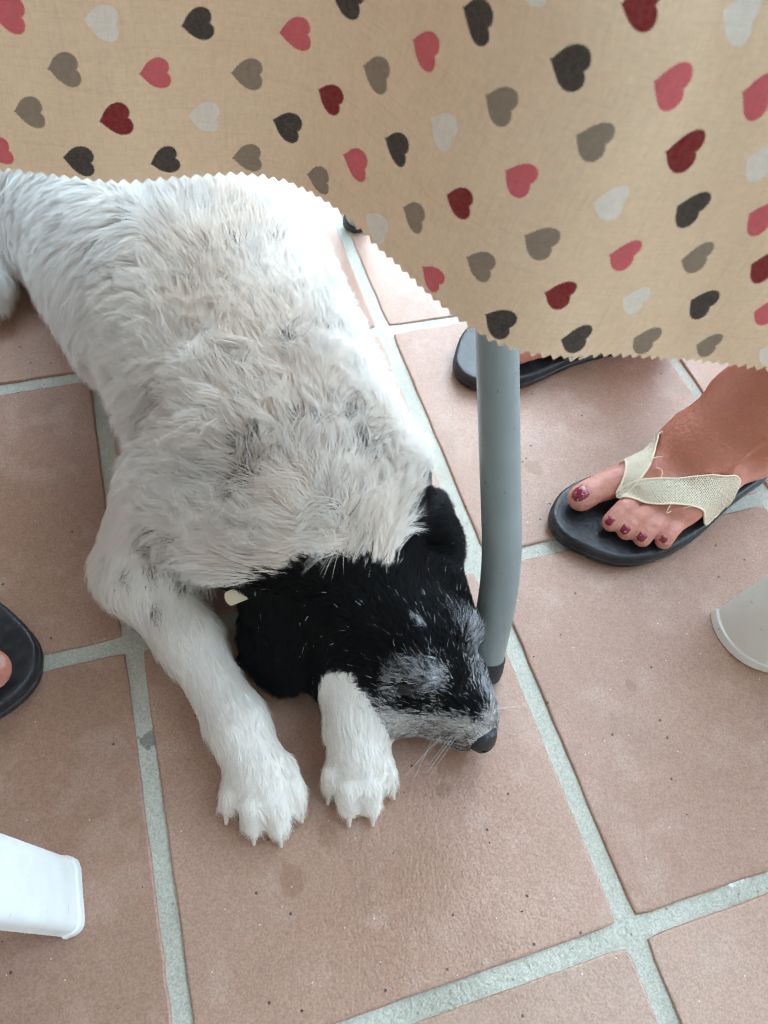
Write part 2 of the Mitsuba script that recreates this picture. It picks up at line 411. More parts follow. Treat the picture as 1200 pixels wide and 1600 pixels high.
# covered terrace: house wall behind the camera, roof above, side wall
TM = trimesh.transformations.translation_matrix
put('house_wall', trimesh.creation.box([5.6, 0.2, 2.54], TM([0.3, -1.35, 1.27])), 'mat_wall', smooth=False,
    label='plastered house wall behind the seat of the photographer', cat='wall')
put('side_wall', trimesh.creation.box([0.2, 4.4, 2.54], TM([-1.75, 1.0, 1.27])), 'mat_wall', smooth=False,
    label='plastered side wall closing the left end of the porch', cat='wall')
put('far_wall', trimesh.creation.box([1.9, 0.2, 2.54], TM([-0.70, 1.75, 1.27])), 'mat_wall', smooth=False,
    label='plastered wall beyond the far side of the table', cat='wall')
put('porch_roof', trimesh.creation.box([2.6, 1.9, 0.15], TM([-0.60, -0.50, 2.62])), 'mat_plaster', smooth=False,
    label='white flat porch roof over the terrace', cat='roof')

# ---------------------------------------------------------------- table with its cloth
UK = np.linspace(-1, 12, 12)
P0 = np.array([[-0.3539, 0.0256], [-0.3141, 0.0262], [-0.274, 0.011], [-0.2297, 0.0073], [-0.192, -0.0092], [-0.171, -0.051], [-0.1561, -0.0941], [-0.1332, -0.1292], [-0.1002, -0.1427], [-0.0691, -0.1499], [-0.0416, -0.1608], [-0.0038, -0.1723]])
DD = np.array([[0.0062, -0.0035], [0.0061, 0.0011], [0.0067, 0.0047], [0.0043, -0.0003], [0.0079, -0.0045], [0.0091, -0.0076], [0.0124, -0.0088], [0.0177, 0.0007], [0.0147, 0.002], [0.0098, -0.0008], [0.0104, 0.0003], [0.0107, -0.0005]])
ZH, TABLE_TOP = 0.46, 0.735
cs0, csd = CubicSpline(UK, P0), CubicSpline(UK, DD)
T_L, T_R = np.array([-0.72, 0.010]), np.array([0.06, -0.103])      # near edge of the table


def cloth_plan(u, v):
    """Plan position of the hanging cloth at fabric coordinate u, height v above the hem."""
    uc = np.clip(u, -1, 12)
    a = cs0(uc) + csd(uc) * np.clip(v, -0.02, 0.10)[:, None] / 0.08
    e0, e1 = cs0(-1), cs0(12)
    left = np.minimum(u + 1, 0)[:, None] * np.array([[0.0347, -0.0035]])
    wig = (np.minimum(u + 1, 0) < 0) * np.sin(np.minimum(u + 1, 0) * 0.9) * 0.018
    a = a + left + np.column_stack([wig * 0, wig])
    right = np.maximum(u - 12, 0)[:, None] * np.array([[0.0340, -0.004]])
    a = a + right
    w = np.clip((v - 0.10) / (TABLE_TOP - ZH - 0.10), 0, 1); w = (w * w * (3 - 2 * w))[:, None]
    t = np.clip((a[:, 0] - T_L[0]) / (T_R[0] - T_L[0]), 0, 1)[:, None]
    edge = T_L * (1 - t) + T_R * t
    return a * (1 - w) + (edge + [0, -0.006]) * w


def hanging_cloth():
    per = 14                                              # zigzag half teeth per heart step
    us = np.arange(-15 * per, 13.8 * per) / per
    vs = np.concatenate([[0.0, 0.002], np.linspace(0.006, TABLE_TOP - ZH + 0.002, 50)])
    U, V = np.meshgrid(us, vs, indexing='ij')
    tooth = np.where(np.arange(len(us)) % 2 == 0, 0.0, 0.0021)[:, None]
    jit = (np.random.default_rng(3).random(len(us)) - 0.5)[:, None] * 0.0007
    Vr = V.copy()
    Vr[:, 0] = (tooth + jit)[:, 0]
    Vr[:, 1] = np.maximum(Vr[:, 1], Vr[:, 0] + 0.0012)
    hem = 0.0025 * np.sin(U * 1.1 + 1.0) * 0.6
    xy = cloth_plan(U.ravel(), Vr.ravel())
    z = ZH + Vr.ravel()
    v = np.column_stack([xy, z])
    # small fabric ripples
    nx = quads(v, grid_faces(len(us), len(vs))).vertex_normals
    rip = (nfbm(np.column_stack([U.ravel() * 0.7, Vr.ravel() * 18, U.ravel() * 0]), 3, 11) - 0.5) * 0.004 * np.clip(1 - (Vr.ravel() - 0.1) / 0.15, 0, 1)
    fold = 0.0017 * np.sin(U.ravel() * 1.55 + 0.6 + 9 * Vr.ravel()) * np.clip((Vr.ravel() - 0.012) / 0.05, 0, 1) + 0.0014 * np.sin(U.ravel() * 0.83 - 26 * Vr.ravel())* np.clip((Vr.ravel() - 0.012) / 0.05, 0, 1)
    v = v + nx * (rip * 1.3 + fold * np.clip(1 - (Vr.ravel() - 0.12) / 0.14, 0, 1))[:, None]
    uv = np.column_stack([U.ravel(), Vr.ravel()])
    nx = quads(v, grid_faces(len(us), len(vs))).vertex_normals
    n = len(v); f = grid_faces(len(us), len(vs))
    v2 = np.vstack([v, v + nx * 0.0007]); uv2 = np.vstack([uv, uv])
    m = len(vs)
    a = np.arange(len(us) - 1) * m
    rim = np.stack([a, a + m, a + m + n, a + n], 1)
    F = np.vstack([f, f[:, ::-1] + n, rim[:, ::-1]])
    return quads(v2, F), uv2


cm, cuv = hanging_cloth()
put('tablecloth__near_drop', cm, 'mat_cloth', smooth=True, uv=cuv)
corners = np.array([T_L, T_R, T_R + [0.065, 0.52], T_L + [0.065, 0.52]])


def slab(c, z0, z1):
    b = np.column_stack([c, np.full(4, z0)]); t = np.column_stack([c, np.full(4, z1)])
    return rings([b, t])


put('table__table_top', slab(corners, 0.705, 0.7335), 'mat_table_board', smooth=False)
top = slab(corners + (corners - corners.mean(0)) * 0.004, 0.7342, 0.7352)
ctr = corners.mean(0)
tuv = np.column_stack([top.vertices[:, 0] / CA + 9.2, top.vertices[:, 1] + 0.4])
put('tablecloth__top_sheet', top, 'mat_cloth', smooth=True, uv=tuv)
for nm, (a, b) in {'far_drop': (2, 3), 'side_drop': (1, 2), 'side_drop_001': (3, 0)}.items():
    A, B = corners[a], corners[b]
    L = np.linalg.norm(B - A); n = int(L / 0.006)
    t = np.linspace(0, 1, n); vs = np.linspace(0, 0.18, 12)
    out = np.array([(B - A)[1], -(B - A)[0]]) / L
    Tt, Vv = np.meshgrid(t, vs, indexing='ij')
    amp = (1 - Vv / 0.18) * 0.02
    off = 0.005 + amp * (1 + np.sin(Tt * L * 22))
    xy = A + (B - A) * Tt[..., None] + out * off[..., None]
    v = np.column_stack([xy.reshape(-1, 2), (0.7345 - 0.18 + Vv + np.where(Vv == 0, np.where(np.arange(n) % 2 == 0, 0, 0.003)[:, None], 0)).ravel()])
    q = grid_faces(n, 12)
    put('tablecloth__' + nm, quads(v, q), 'mat_cloth', smooth=True, uv=np.column_stack([Tt.ravel() * L / CA, Vv.ravel()]))
tag('tablecloth', 'beige tablecloth printed with red, pink, cream and grey hearts, its zigzag hem hanging low', 'tablecloth')
tag('table', 'table with grey tubular legs under the heart print tablecloth', 'table')

# crossed grey tube legs
def smooth_path(pts, n=60, r=0.03):
    p = np.asarray(pts, float)
    out = [p[0]]
    for k in range(1, len(p) - 1):
        a = p[k] + (p[k - 1] - p[k]) / np.linalg.norm(p[k - 1] - p[k]) * r
        b = p[k] + (p[k + 1] - p[k]) / np.linalg.norm(p[k + 1] - p[k]) * r
        for t in np.linspace(0, 1, 12):
            out.append(a * (1 - t) ** 2 + 2 * p[k] * t * (1 - t) + b * t * t)
    out.append(p[-1])
    return np.array(out)


LEGS = [([(-0.0455, -0.0965, 0.018), (-0.0265, -0.055, 0.088), (-0.018, 0.075, 0.262), (0.004, 0.36, 0.705)], 0.0172)]
LEGS.append(([(0.012, 0.556, 0.018), (0.012, 0.525, 0.085), (0.012, 0.30, 0.36), (0.0, 0.0, 0.705)], 0.0165))
for k, (pts, r) in enumerate(list(LEGS)):
    LEGS.append(([(x - 0.655, y + 0.06, z) for x, y, z in pts], r))
for k, (pts, r) in enumerate(LEGS):
    nm = 'table__leg' + ('' if k == 0 else '_%03d' % k)
    path = smooth_path(pts, r=0.045)
    put(nm, tube(path, r, 32), 'mat_grey_paint', smooth=50)
    d = path[0] - path[1]; d /= np.linalg.norm(d)
    foot = np.array([path[0] + d * x for x in (-0.004, 0.004, 0.009, 0.016, 0.021)])
    foot[:, 2] = np.maximum(foot[:, 2], 0.0012)
    ring = []
    for x, rr in ((-0.002, r * 1.01), (-0.002, r * 1.09), (0.012, r * 1.10), (0.0185, r * 1.03), (0.0205, r * 0.8)):
        ang = np.arange(32) * np.pi / 16
        c = path[0] + d * x
        A = np.cross(d, [1, 0, 0]); A /= np.linalg.norm(A); B = np.cross(d, A)
        q = c + rr * (np.cos(ang)[:, None] * A + np.sin(ang)[:, None] * B)
        q[:, 2] = np.maximum(q[:, 2], 0.0008)
        ring.append(q)
    put(nm + '__foot_cap', rings(ring), 'mat_rubber', smooth=40)
labels['table__leg'] = {'label': 'grey tube leg bent near its black foot cap, beside the muzzle of the dog'}
labels['table__leg_001'] = {'label': 'far table leg of which only the black foot cap shows below the cloth'}


# ---------------------------------------------------------------- flip-flops and the people wearing them
SOLE = catmull([(0, 0), (.006, .018), (.033, .036), (.073, .040), (.11, .034), (.16, .026), (.21, .026), (.255, .024), (.28, .012), (.287, -.006), (.28, -.026), (.258, -.038),
                (.238, -.042), (.195, -.051), (.147, -.065), (.107, -.0716), (.074, -.071), (.040, -.060), (.014, -.0336), (.002, -.014)], 140)
tn = np.roll(SOLE, -1, 0) - np.roll(SOLE, 1, 0); tn /= np.linalg.norm(tn, axis=1, keepdims=True)
SN = np.column_stack([tn[:, 1], -tn[:, 0]])
if ((SOLE + SN - SOLE.mean(0)) ** 2).sum() < ((SOLE - SN - SOLE.mean(0)) ** 2).sum():
    SN = -SN


def sole_mesh():
    def ring(out, z):
        q = SOLE + SN * out
        return np.column_stack([q, np.full(len(q), z)])
    c = SOLE.mean(0)
    def shrink(f, z):
        q = c + (SOLE - c) * f
        return np.column_stack([q, z - 0.0012 * np.exp(-((q[:, 0] - 0.24) / 0.05) ** 2)])
    return rings([ring(-.006, .0006), ring(-.0015, .0022), ring(-.0002, .006), ring(.0003, .0100), ring(-.0009, .0112), ring(-.0004, .0128), ring(0, .018), ring(-.0012, .0207), ring(-.0034, .0218),
                  ring(-.0065, .0216), shrink(.78, .0203), shrink(.5, .0200), shrink(.2, .0200)])


FOOT = [
    ((.098, .004, .042, .021), (.124, -.041, .038, .018), .01), ((.10, .0, .041, .021), (.165, .004, .060, .033), .02), ((.112, -.035, .037, .018), (.17, -.02, .047, .028), .02),
    ((.15, -.031, .040, .019), (.25, -.012, .047, .028), .02), ((.16, .010, .050, .027), (.25, -.003, .050, .031), .02), ((.165, .004, .068, .034), (.214, .004, .110, .036), .02),
    ((.25, -.005, .050, .031), (.236, .0, .115, .031), .03), ((.205, .034, .108, .010), (.208, .035, .104, .010), .02), ((.222, -.033, .098, .010), (.224, -.033, .094, .010), .02)]
TOES = [
    [(.078, .012, .042, .0165), (.050, .013, .0395, .0142), (.0345, .0118, .0365, .0138)],
    [(.094, -.0095, .041, .0112), (.064, -.0195, .0425, .0094), (.0475, -.0250, .0345, .0094)],
    [(.102, -.0235, .039, .0108), (.073, -.0345, .0408, .0090), (.0565, -.0395, .0335, .0091)],
    [(.110, -.0365, .037, .0105), (.082, -.0475, .0388, .0086), (.0675, -.0530, .0325, .0088)],
    [(.121, -.0490, .0345, .0105), (.099, -.0580, .0360, .0086), (.0875, -.0635, .0312, .0086)]]
VEINS = [[(.225, .02, .142), (.20, .034, .098), (.165, .030, .076), (.14, .018, .068)], [(.215, -.02, .132), (.185, -.024, .086), (.155, -.022, .068), (.13, -.020, .058)], [(.185, -.024, .086), (.17, -.038, .066), (.15, -.040, .056)],
         [(.125, .004, .066), (.105, -.002, .064)]]


def foot_body(knee):
    """Foot and shin in the sole's own frame: s from toe tip to heel, t towards the big toe's side, z up."""
    B = Body((-.005, -.10, .012), (.33 + max(0, knee[0] - .25), .075 + max(0, knee[1]), .30), .0024)
    for a, b, k in FOOT:
        B.capsule(a, b, k)
    d = np.asarray(knee) - np.array([.218, .004, .11])
    mid = np.array([.224, .002, .11]) + d * .55
    B.capsule((.218, .003, .11, .0355), (*mid, .052), .03)
    for a, b, c in TOES:
        B.capsule(a, b, .0032); B.capsule(b, c, .0012)
        B.capsule(((b[0] + c[0]) / 2, (b[1] + c[1]) / 2, (b[2] + c[2]) / 2 + .001, b[3] * .98), (c[0], c[1], c[2] - .001, c[3] * .98), .002)
    for line in VEINS:
        for a, b in zip(line[:-1], line[1:]):
            q = []
            for p in (a, b):                                   # the vein lies on the skin: move the point to the surface
                p = np.array(p, float)
                i = np.clip(np.round((p - B.lo) / B.h).astype(int), 1, B.n - 2)
                g = np.array([B.F[tuple(i + e)] - B.F[tuple(i - e)] for e in np.eye(3, dtype=int)])
                g /= np.linalg.norm(g) + 1e-9
                q.append((*(p - g * (B.F[tuple(i)] + .0010)), .0030))
            B.capsule(q[0], q[1], .005)
    m = B.mesh()
    trimesh.smoothing.filter_taubin(m, lamb=.5, nu=.52, iterations=3)
    H = np.where(B.F < 0, B.axes[2][None, None, :], -1).max(2)        # height of the foot above each (s, t)
    return m, B, H


def to_manifold(m):
    return m3.Manifold(m3.Mesh(np.asarray(m.vertices, np.float32), np.asarray(m.faces, np.uint32)))


FM, FB, FH = foot_body((.30, .03, .47))


def height(s, t):
    i = (np.asarray(s) - FB.lo[0]) / FB.h; j = (np.asarray(t) - FB.lo[1]) / FB.h
    from scipy.ndimage import map_coordinates, maximum_filter, gaussian_filter
    Hs = gaussian_filter(np.maximum(maximum_filter(FH, 3), .0205), 1.1)
    return map_coordinates(Hs, [i, j], order=1, mode='nearest')


def strap_mesh(path, half):
    c = catmull(path, 46, closed=False); hw = np.interp(np.linspace(0, 1, 46), np.linspace(0, 1, len(half)), half)
    d = np.gradient(c, axis=0); d /= np.linalg.norm(d, axis=1, keepdims=True)
    nrm = np.column_stack([-d[:, 1], d[:, 0]])
    a = np.linspace(-1, 1, 11)
    st = c[:, None] + nrm[:, None] * (hw[:, None] * a)[..., None]
    lo = np.interp(st[..., 0], [0, .014, .040, .074, .107, .147, .195, .238, .258], [-.014, -.0336, -.060, -.071, -.0716, -.065, -.051, -.042, -.038]) + .0012
    hi = np.interp(st[..., 0], [0, .006, .033, .073, .11, .16, .21], [0, .018, .036, .040, .034, .026, .026]) - .0012
    st[..., 1] = np.clip(st[..., 1], lo, hi)               # never wider than the sole
    z = height(st[..., 0], st[..., 1]) + .0012
    e = np.clip(1 - np.arange(46) / 3.0, 0, 1)[:, None]
    z = z * (1 - e) + .0210 * e                            # the end goes down into the rim of the sole
    p = np.concatenate([st, z[..., None]], -1)
    f = grid_faces(46, 11)
    L = np.concatenate([[0], np.cumsum(np.linalg.norm(np.diff(p[:, 5], axis=0), axis=1))])
    uv = np.stack(np.broadcast_arrays(L[:, None], hw[:, None] * a), -1).reshape(-1, 2)
    top = p.reshape(-1, 3); n = len(top)
    nv = quads(top, f).vertex_normals
    if nv[:, 2].mean() < 0:
        f = f[:, ::-1]; nv = -nv
    v = np.vstack([top + nv * .0012, top - nv * .0008])
    idx = np.arange(n).reshape(46, 11)
    loop = np.concatenate([idx[:, 0], idx[-1, 1:], idx[-2::-1, -1], idx[0, -2:0:-1]])
    nx = np.roll(loop, -1)
    F = np.vstack([f, f[:, ::-1] + n, np.stack([loop, nx, nx + n, loop + n], 1)])
    m = quads(v, F)
    if m.volume < 0:
        m.invert()
    return m, np.vstack([uv, uv]), p


STRAPS = [([(.187, -.0605), (.172, -.0575), (.150, -.0515), (.125, -.0400), (.100, -.0260), (.080, -.0130), (.064, -.0065)], [.0115, .0125, .0130, .0128, .0115, .0080, .0035]),
          ([(.124, .0430), (.117, .0345), (.106, .0235), (.093, .010), (.078, -.001), (.064, -.0065)], [.0125, .0130, .0130, .0110, .0070, .0035])]


def place_matrix(o, ang, scale=1.0, mirror=False):
    M = np.eye(4)
    e = np.array([math.cos(ang), math.sin(ang)]); n = np.array([-e[1], e[0]])
    if mirror:
        n = -n
    M[:2, 0] = e * scale; M[:2, 1] = n * scale; M[2, 2] = scale; M[:2, 3] = o
    return M


def slid(M, back):
    """The same frame moved back along the sole."""
    N = M.copy(); N[:3, 3] += M[:3, 0] * back
    return N


def moved(m, M):
    m = m.copy(); m.apply_transform(M)
    if np.linalg.det(M[:3, :3]) < 0 and m.volume < 0:
        m.invert()
    return m


def flip_flop(key, M, strapmat, label, group=None, edging=True, back=0.0):
    put(key + '__sole', moved(sole_mesh(), M), 'mat_foam', smooth=40)
    M = slid(M, back)
    for k, (path, half) in enumerate(STRAPS):
        m, uv, p = strap_mesh(path, half)
        q = moved(m, M)
        if np.linalg.det(M[:3, :3]) < 0:
            q.faces = q.faces[:, ::-1] if q.volume < 0 else q.faces
        nm = key + '__strap' + ('' if k == 0 else '_001')
        put(nm, q, strapmat, smooth=True, uv=uv)
        if edging:
            for e, side in enumerate((0, -1)):
                line = p[:, side] + [0, 0, .0012]
                line = np.column_stack([line, np.ones(len(line))]) @ M.T
                put(nm + '__edging' + ('' if e == 0 else '_001'), tube(line[:, :3], .0009, 8), 'mat_edging', smooth=50)
    tag(key, label, 'flip-flop', group)


M_NEAR = place_matrix((.077, .020), .157)
M_REAR = place_matrix((.052, .254), .085, mirror=True)
M_MAN = place_matrix((-.431, .004), math.pi - .05, 1.27)
flip_flop('flip_flop', M_NEAR, 'mat_webbing', 'black flip-flop with frayed cream webbing straps, under the foot with red toenails')
flip_flop('flip_flop_001', M_REAR, 'mat_webbing', 'black flip-flop half hidden behind the grey table leg and the cloth hem', back=.034)
flip_flop('flip_flop_002', M_MAN, 'mat_foam', 'wide black flip-flop cut off by the left edge, pointing at the foreleg', edging=False)

# frayed threads on the near strap
rt = np.random.default_rng(8)
for k, (s, t, a, L) in enumerate([(.104, .004, 2.4, .010), (.100, -.016, .4, .012), (.118, -.050, -.9, .010), (.092, .004, 1.6, .014), (.100, -.040, -1.6, .010), (.130, -.036, 1.2, .007), (.080, -.014, -.4, .012)]):
    x = np.linspace(0, 1, 9)
    st = np.array([s, t]) + np.column_stack([np.cos(a + 1.3 * x * rt.normal()) * L * x, np.sin(a + .9 * x) * L * x])
    z = height(st[:, 0], st[:, 1]) + .0035 + .002 * np.sin(x * 3.1)
    line = np.column_stack([st, z, np.ones(9)]) @ M_NEAR.T
    put('flip_flop__strap__loose_thread' + ('' if k == 0 else '_%03d' % k), tube(line[:, :3], .00045, 6), 'mat_edging', smooth=50)


def hull_chain(chain):
    """Coarse limbs: hulls of spheres along the chain."""
    out = []
    for a, b in zip(chain[:-1], chain[1:]):
        s = [m3.Manifold.sphere(q[3], 28).translate([q[0], q[1], q[2]]) for q in (a, b)]
        out.append(m3.Manifold.batch_hull(s))
    return m3.Manifold.batch_boolean(out, m3.OpType.Add)


def person(key, feet, hips, label, nails, thigh=.075):
    """Legs to the hips of someone sitting; each foot in its own flip-flop."""
    parts = []
    for M, hip in feet:
        sc = np.linalg.norm(M[:3, 2])
        kn = (M @ np.array([.30, .03, .47 / sc * 1.0, 1]))[:3]
        mid = (M @ np.array([.224 + .082 * .55, .002 + .026 * .55, .11 + .36 * .55, 1]))[:3]
        kn[2] = .50 * min(sc, 1.0) + .01
        parts.append(to_manifold(moved(FM, M)))
        parts.append(hull_chain([(*mid, .0505 * sc), (*kn, .055 * sc), (*hip, thigh * sc)]))
    parts.append(hull_chain([(*hips[0], .10), (*hips[1], .10)]))
    u = m3.Manifold.batch_boolean(parts, m3.OpType.Add).to_mesh()
    put(key + '__body', trimesh.Trimesh(u.vert_properties[:, :3], u.tri_verts, process=False), 'mat_skin', smooth=60)
    k = 0
    for M, hip in feet:
        for n, (a, b, c) in enumerate(TOES):
            b, c = np.array(b), np.array(c)
            d = c[:3] - b[:3]; d /= np.linalg.norm(d)
            up = np.array([-.25, .0, 1.0]); up -= d * (up @ d); up /= np.linalg.norm(up)
            w = np.cross(up, d)
            r = c[3]
            # a curved plate over the toe's end
            U, V = np.meshgrid(np.linspace(-1, 1, 13), np.linspace(-1, 1, 13), indexing='ij')
            lim = (np.abs(U) ** 2.6 + np.abs(V) ** 2.6) ** (1 / 2.6)
            mx = np.maximum(np.maximum(np.abs(U), np.abs(V)), 1e-6)
            sc2 = mx / np.maximum(lim, 1e-6)
            U, V = U * sc2, V * sc2
            nl, nw = (.0092, .0088) if n == 0 else (.0048, .0050)
            if n == 4:
                nl, nw = .0036, .0040
            angw = V * nw / r
            # conform to the toe: ray from the toe's axis outwards
            base = c[:3] + d * (U * nl + r * .22)[..., None]
            dirv = np.cos(angw)[..., None] * up + np.sin(angw)[..., None] * w
            fall = np.clip((U * nl + r * .22) / r, -.2, .95)
            rad = r * np.sqrt(np.maximum(1 - np.where(fall > 0, fall, 0) ** 2, .05))
            edge = np.maximum(np.abs(U), np.abs(V)) ** 6
            p = base + dirv * (rad + .0009 - .0012 * edge)[..., None]
            q = p - dirv * .0018
            v = np.vstack([p.reshape(-1, 3), q.reshape(-1, 3)])
            f = grid_faces(13, 13); N = 169
            idx = np.arange(N).reshape(13, 13)
            loop = np.concatenate([idx[:, 0], idx[-1, 1:], idx[-2::-1, -1], idx[0, -2:0:-1]]); nx = np.roll(loop, -1)
            m = quads(v, np.vstack([f, f[:, ::-1] + N, np.stack([loop, nx, nx + N, loop + N], 1)]))
            if m.volume < 0:
                m.invert()
            put(key + '__toenail' + ('' if k == 0 else '_%03d' % k), moved(m, M), nails, smooth=40)
            k += 1
    tag(key, label, 'person')


person('person', [(M_NEAR, (.88, .21, .50)), (slid(M_REAR, .034), (.88, .36, .50))], [(.94, .23, .52), (.94, .35, .52)],
       'person with tanned bare feet and chipped red nail polish, sitting at the table in flip-flops', 'mat_polish')
M_MAN2 = place_matrix((-.60, -.46), math.pi + .15, 1.27, mirror=True)
person('person_001', [(slid(M_MAN, -.008), (-1.02, -.28, .53)), (M_MAN2, (-1.02, -.50, .53))], [(-1.08, -.31, .54), (-1.08, -.48, .54)],
       'person whose bare toes show at the left edge on a wide black sole', 'mat_nail')
torso = hull_chain([(-1.08, -.31, .55, .13), (-1.08, -.48, .55, .13)]) + hull_chain([(-1.00, -.40, .60, .15), (-.80, -.44, .95, .15)]) + hull_chain([(-.78, -.29, .98, .09), (-.78, -.59, .98, .09)])
torso = torso + hull_chain([(-.78, -.26, 1.0, .065), (-.70, -.20, .74, .05), (-.50, -.30, .72, .042)]) + hull_chain([(-.78, -.62, 1.0, .065), (-.66, -.66, .74, .05), (-.46, -.52, .72, .042)])
tmesh = torso.refine_to_length(.03).to_mesh()
tmesh = trimesh.Trimesh(tmesh.vert_properties[:, :3], tmesh.tri_verts, process=True)
trimesh.smoothing.filter_taubin(tmesh, iterations=12)
put('person_001__shirt', tmesh, 'mat_shirt', smooth=60)
flip_flop('flip_flop_003', M_MAN2, 'mat_foam', 'wide black flip-flop beside the left chair', edging=False)

# ---------------------------------------------------------------- white plastic garden chairs
def leg_section(pts, n=40):
    return catmull(pts, n, closed=False)


def swept_leg(foot, top, section0, section1, th, rim):
    """A plastic chair leg: an open section (thickness th) lofted from foot to top, with a thicker rim at the foot. Sections are offsets in x, y."""
    def closed(sec, t):
        s = np.asarray(sec); d = np.gradient(s, axis=0); d /= np.linalg.norm(d, axis=1, keepdims=True)
        nr = np.column_stack([-d[:, 1], d[:, 0]])
        return np.vstack([s + nr * t / 2, (s - nr * t / 2)[::-1]])
    zs = [0, .0012, .010, .0115, .03, .10, .2, .3, top[2]]
    R = []
    for z in zs:
        a = z / top[2]
        sec = np.asarray(section0) * (1 - a) + np.asarray(section1) * a
        t = th * (1.0 + (.7 if .0005 < z < .011 else 0) * rim)
        c = np.asarray(foot[:2]) * (1 - a) + np.asarray(top[:2]) * a
        q = closed(sec, t)
        R.append(np.column_stack([q + c, np.full(len(q), z)]))
    return rings(R)


def chair(key, M, section, th, mat, label, spread=(0.44, 0.42), lean=(.035, .012), grow=1.0):
    """A monobloc chair: front legs at local x = 0, seat towards +x; local y runs from the first front leg to the second."""
    W, D = spread
    def w(p):
        p = np.asarray(p, float)
        return p @ M[:3, :3].T + M[:3, 3]
    sec = np.asarray(section)
    k = 0
    for (x, y, fx, fy) in ((0, 0, 1, 1), (0, W, 1, -1), (D, 0, -1, 1), (D, W, -1, -1)):
        s0 = sec * [fx, fy]; s1 = sec * [fx, fy] * grow
        m = swept_leg((x, y), (x + lean[0] * fx, y + lean[1] * fy, .43), s0, s1, th, 1.0)
        m.apply_transform(M)
        if m.volume < 0:
            m.invert()
        put(key + '__leg' + ('' if k == 0 else '_%03d' % k), m, mat, smooth=35)
        k += 1
    seat = rbox((D - .06, W - .04, .028), .012, (D / 2 + .05, W / 2, .44)); seat.apply_transform(M)
    if seat.volume < 0:
        seat.invert()
    put(key + '__seat', seat, mat, smooth=40)
    n = 5
    for j in range(n):
        y = .05 + (W - .1) * j / (n - 1)
        sl = tube([w((D - .02, y, .43)), w((D + .03, y, .60)), w((D + .10, y * .96 + .01, .83))], [.016, .015, .014], 12)
        put(key + '__back_slat' + ('' if j == 0 else '_%03d' % j), sl, mat, smooth=50)
    put(key + '__top_rail', tube(smooth_path([w((D + .10, .0, .80)), w((D + .11, .02, .85)), w((D + .11, W - .02, .85)), w((D + .10, W, .80))]), .02, 14), mat, smooth=50)
    for j, y in enumerate((-.03, W + .03)):
        put(key + '__armrest' + ('' if j == 0 else '_001'), tube(smooth_path([w((.03, y, .43)), w((.0, y, .65)), w((D + .06, y, .67))], r=.06), .02, 14), mat, smooth=50)
    tag(key, label, 'chair')


# left chair: flat web facing +x with rounded flanges turned back
flat_leg = leg_section([(.016, .000), (.009, .0003), (.003, .0022), (0, .008), (0, .020), (0, .034), (.0003, .047), (.004, .0515), (.011, .0525)], 36)
Ml = np.eye(4); Ml[:3, :3] = [[-1, 0, 0], [0, -1, 0], [0, 0, 1]]; Ml[:3, 3] = [-.4185, -.166, 0]
chair('garden_chair', Ml, flat_leg * [1, 1], .0042, 'mat_white_plastic', 'bright white plastic garden chair whose flat leg stands at the left edge')
# right chair: rounded leg section, convex side outwards
ang = np.radians(np.linspace(150, 290, 36))
round_leg = np.column_stack([np.cos(ang), np.sin(ang)]) * .047 + [.047, .041]
round_leg = np.column_stack([round_leg[:, 0], .083 - round_leg[:, 1]])
Mr = np.diag([1.0, -1.0, 1.0, 1.0]); Mr[:3, 3] = [.1965, -.088, 0]
chair('garden_chair_001', Mr, round_leg, .0050, 'mat_cream_plastic', 'cream white plastic garden chair whose rounded leg stands at the right edge below the foot', (0.53, 0.40), (.085, .02), 1.15)
Mw = np.eye(4); Mw[:3, 3] = [.68, .06, 0]
chair('garden_chair_002', Mw, round_leg, .0050, 'mat_cream_plastic', 'cream white plastic garden chair under the person with red toenails', (0.46, 0.42))

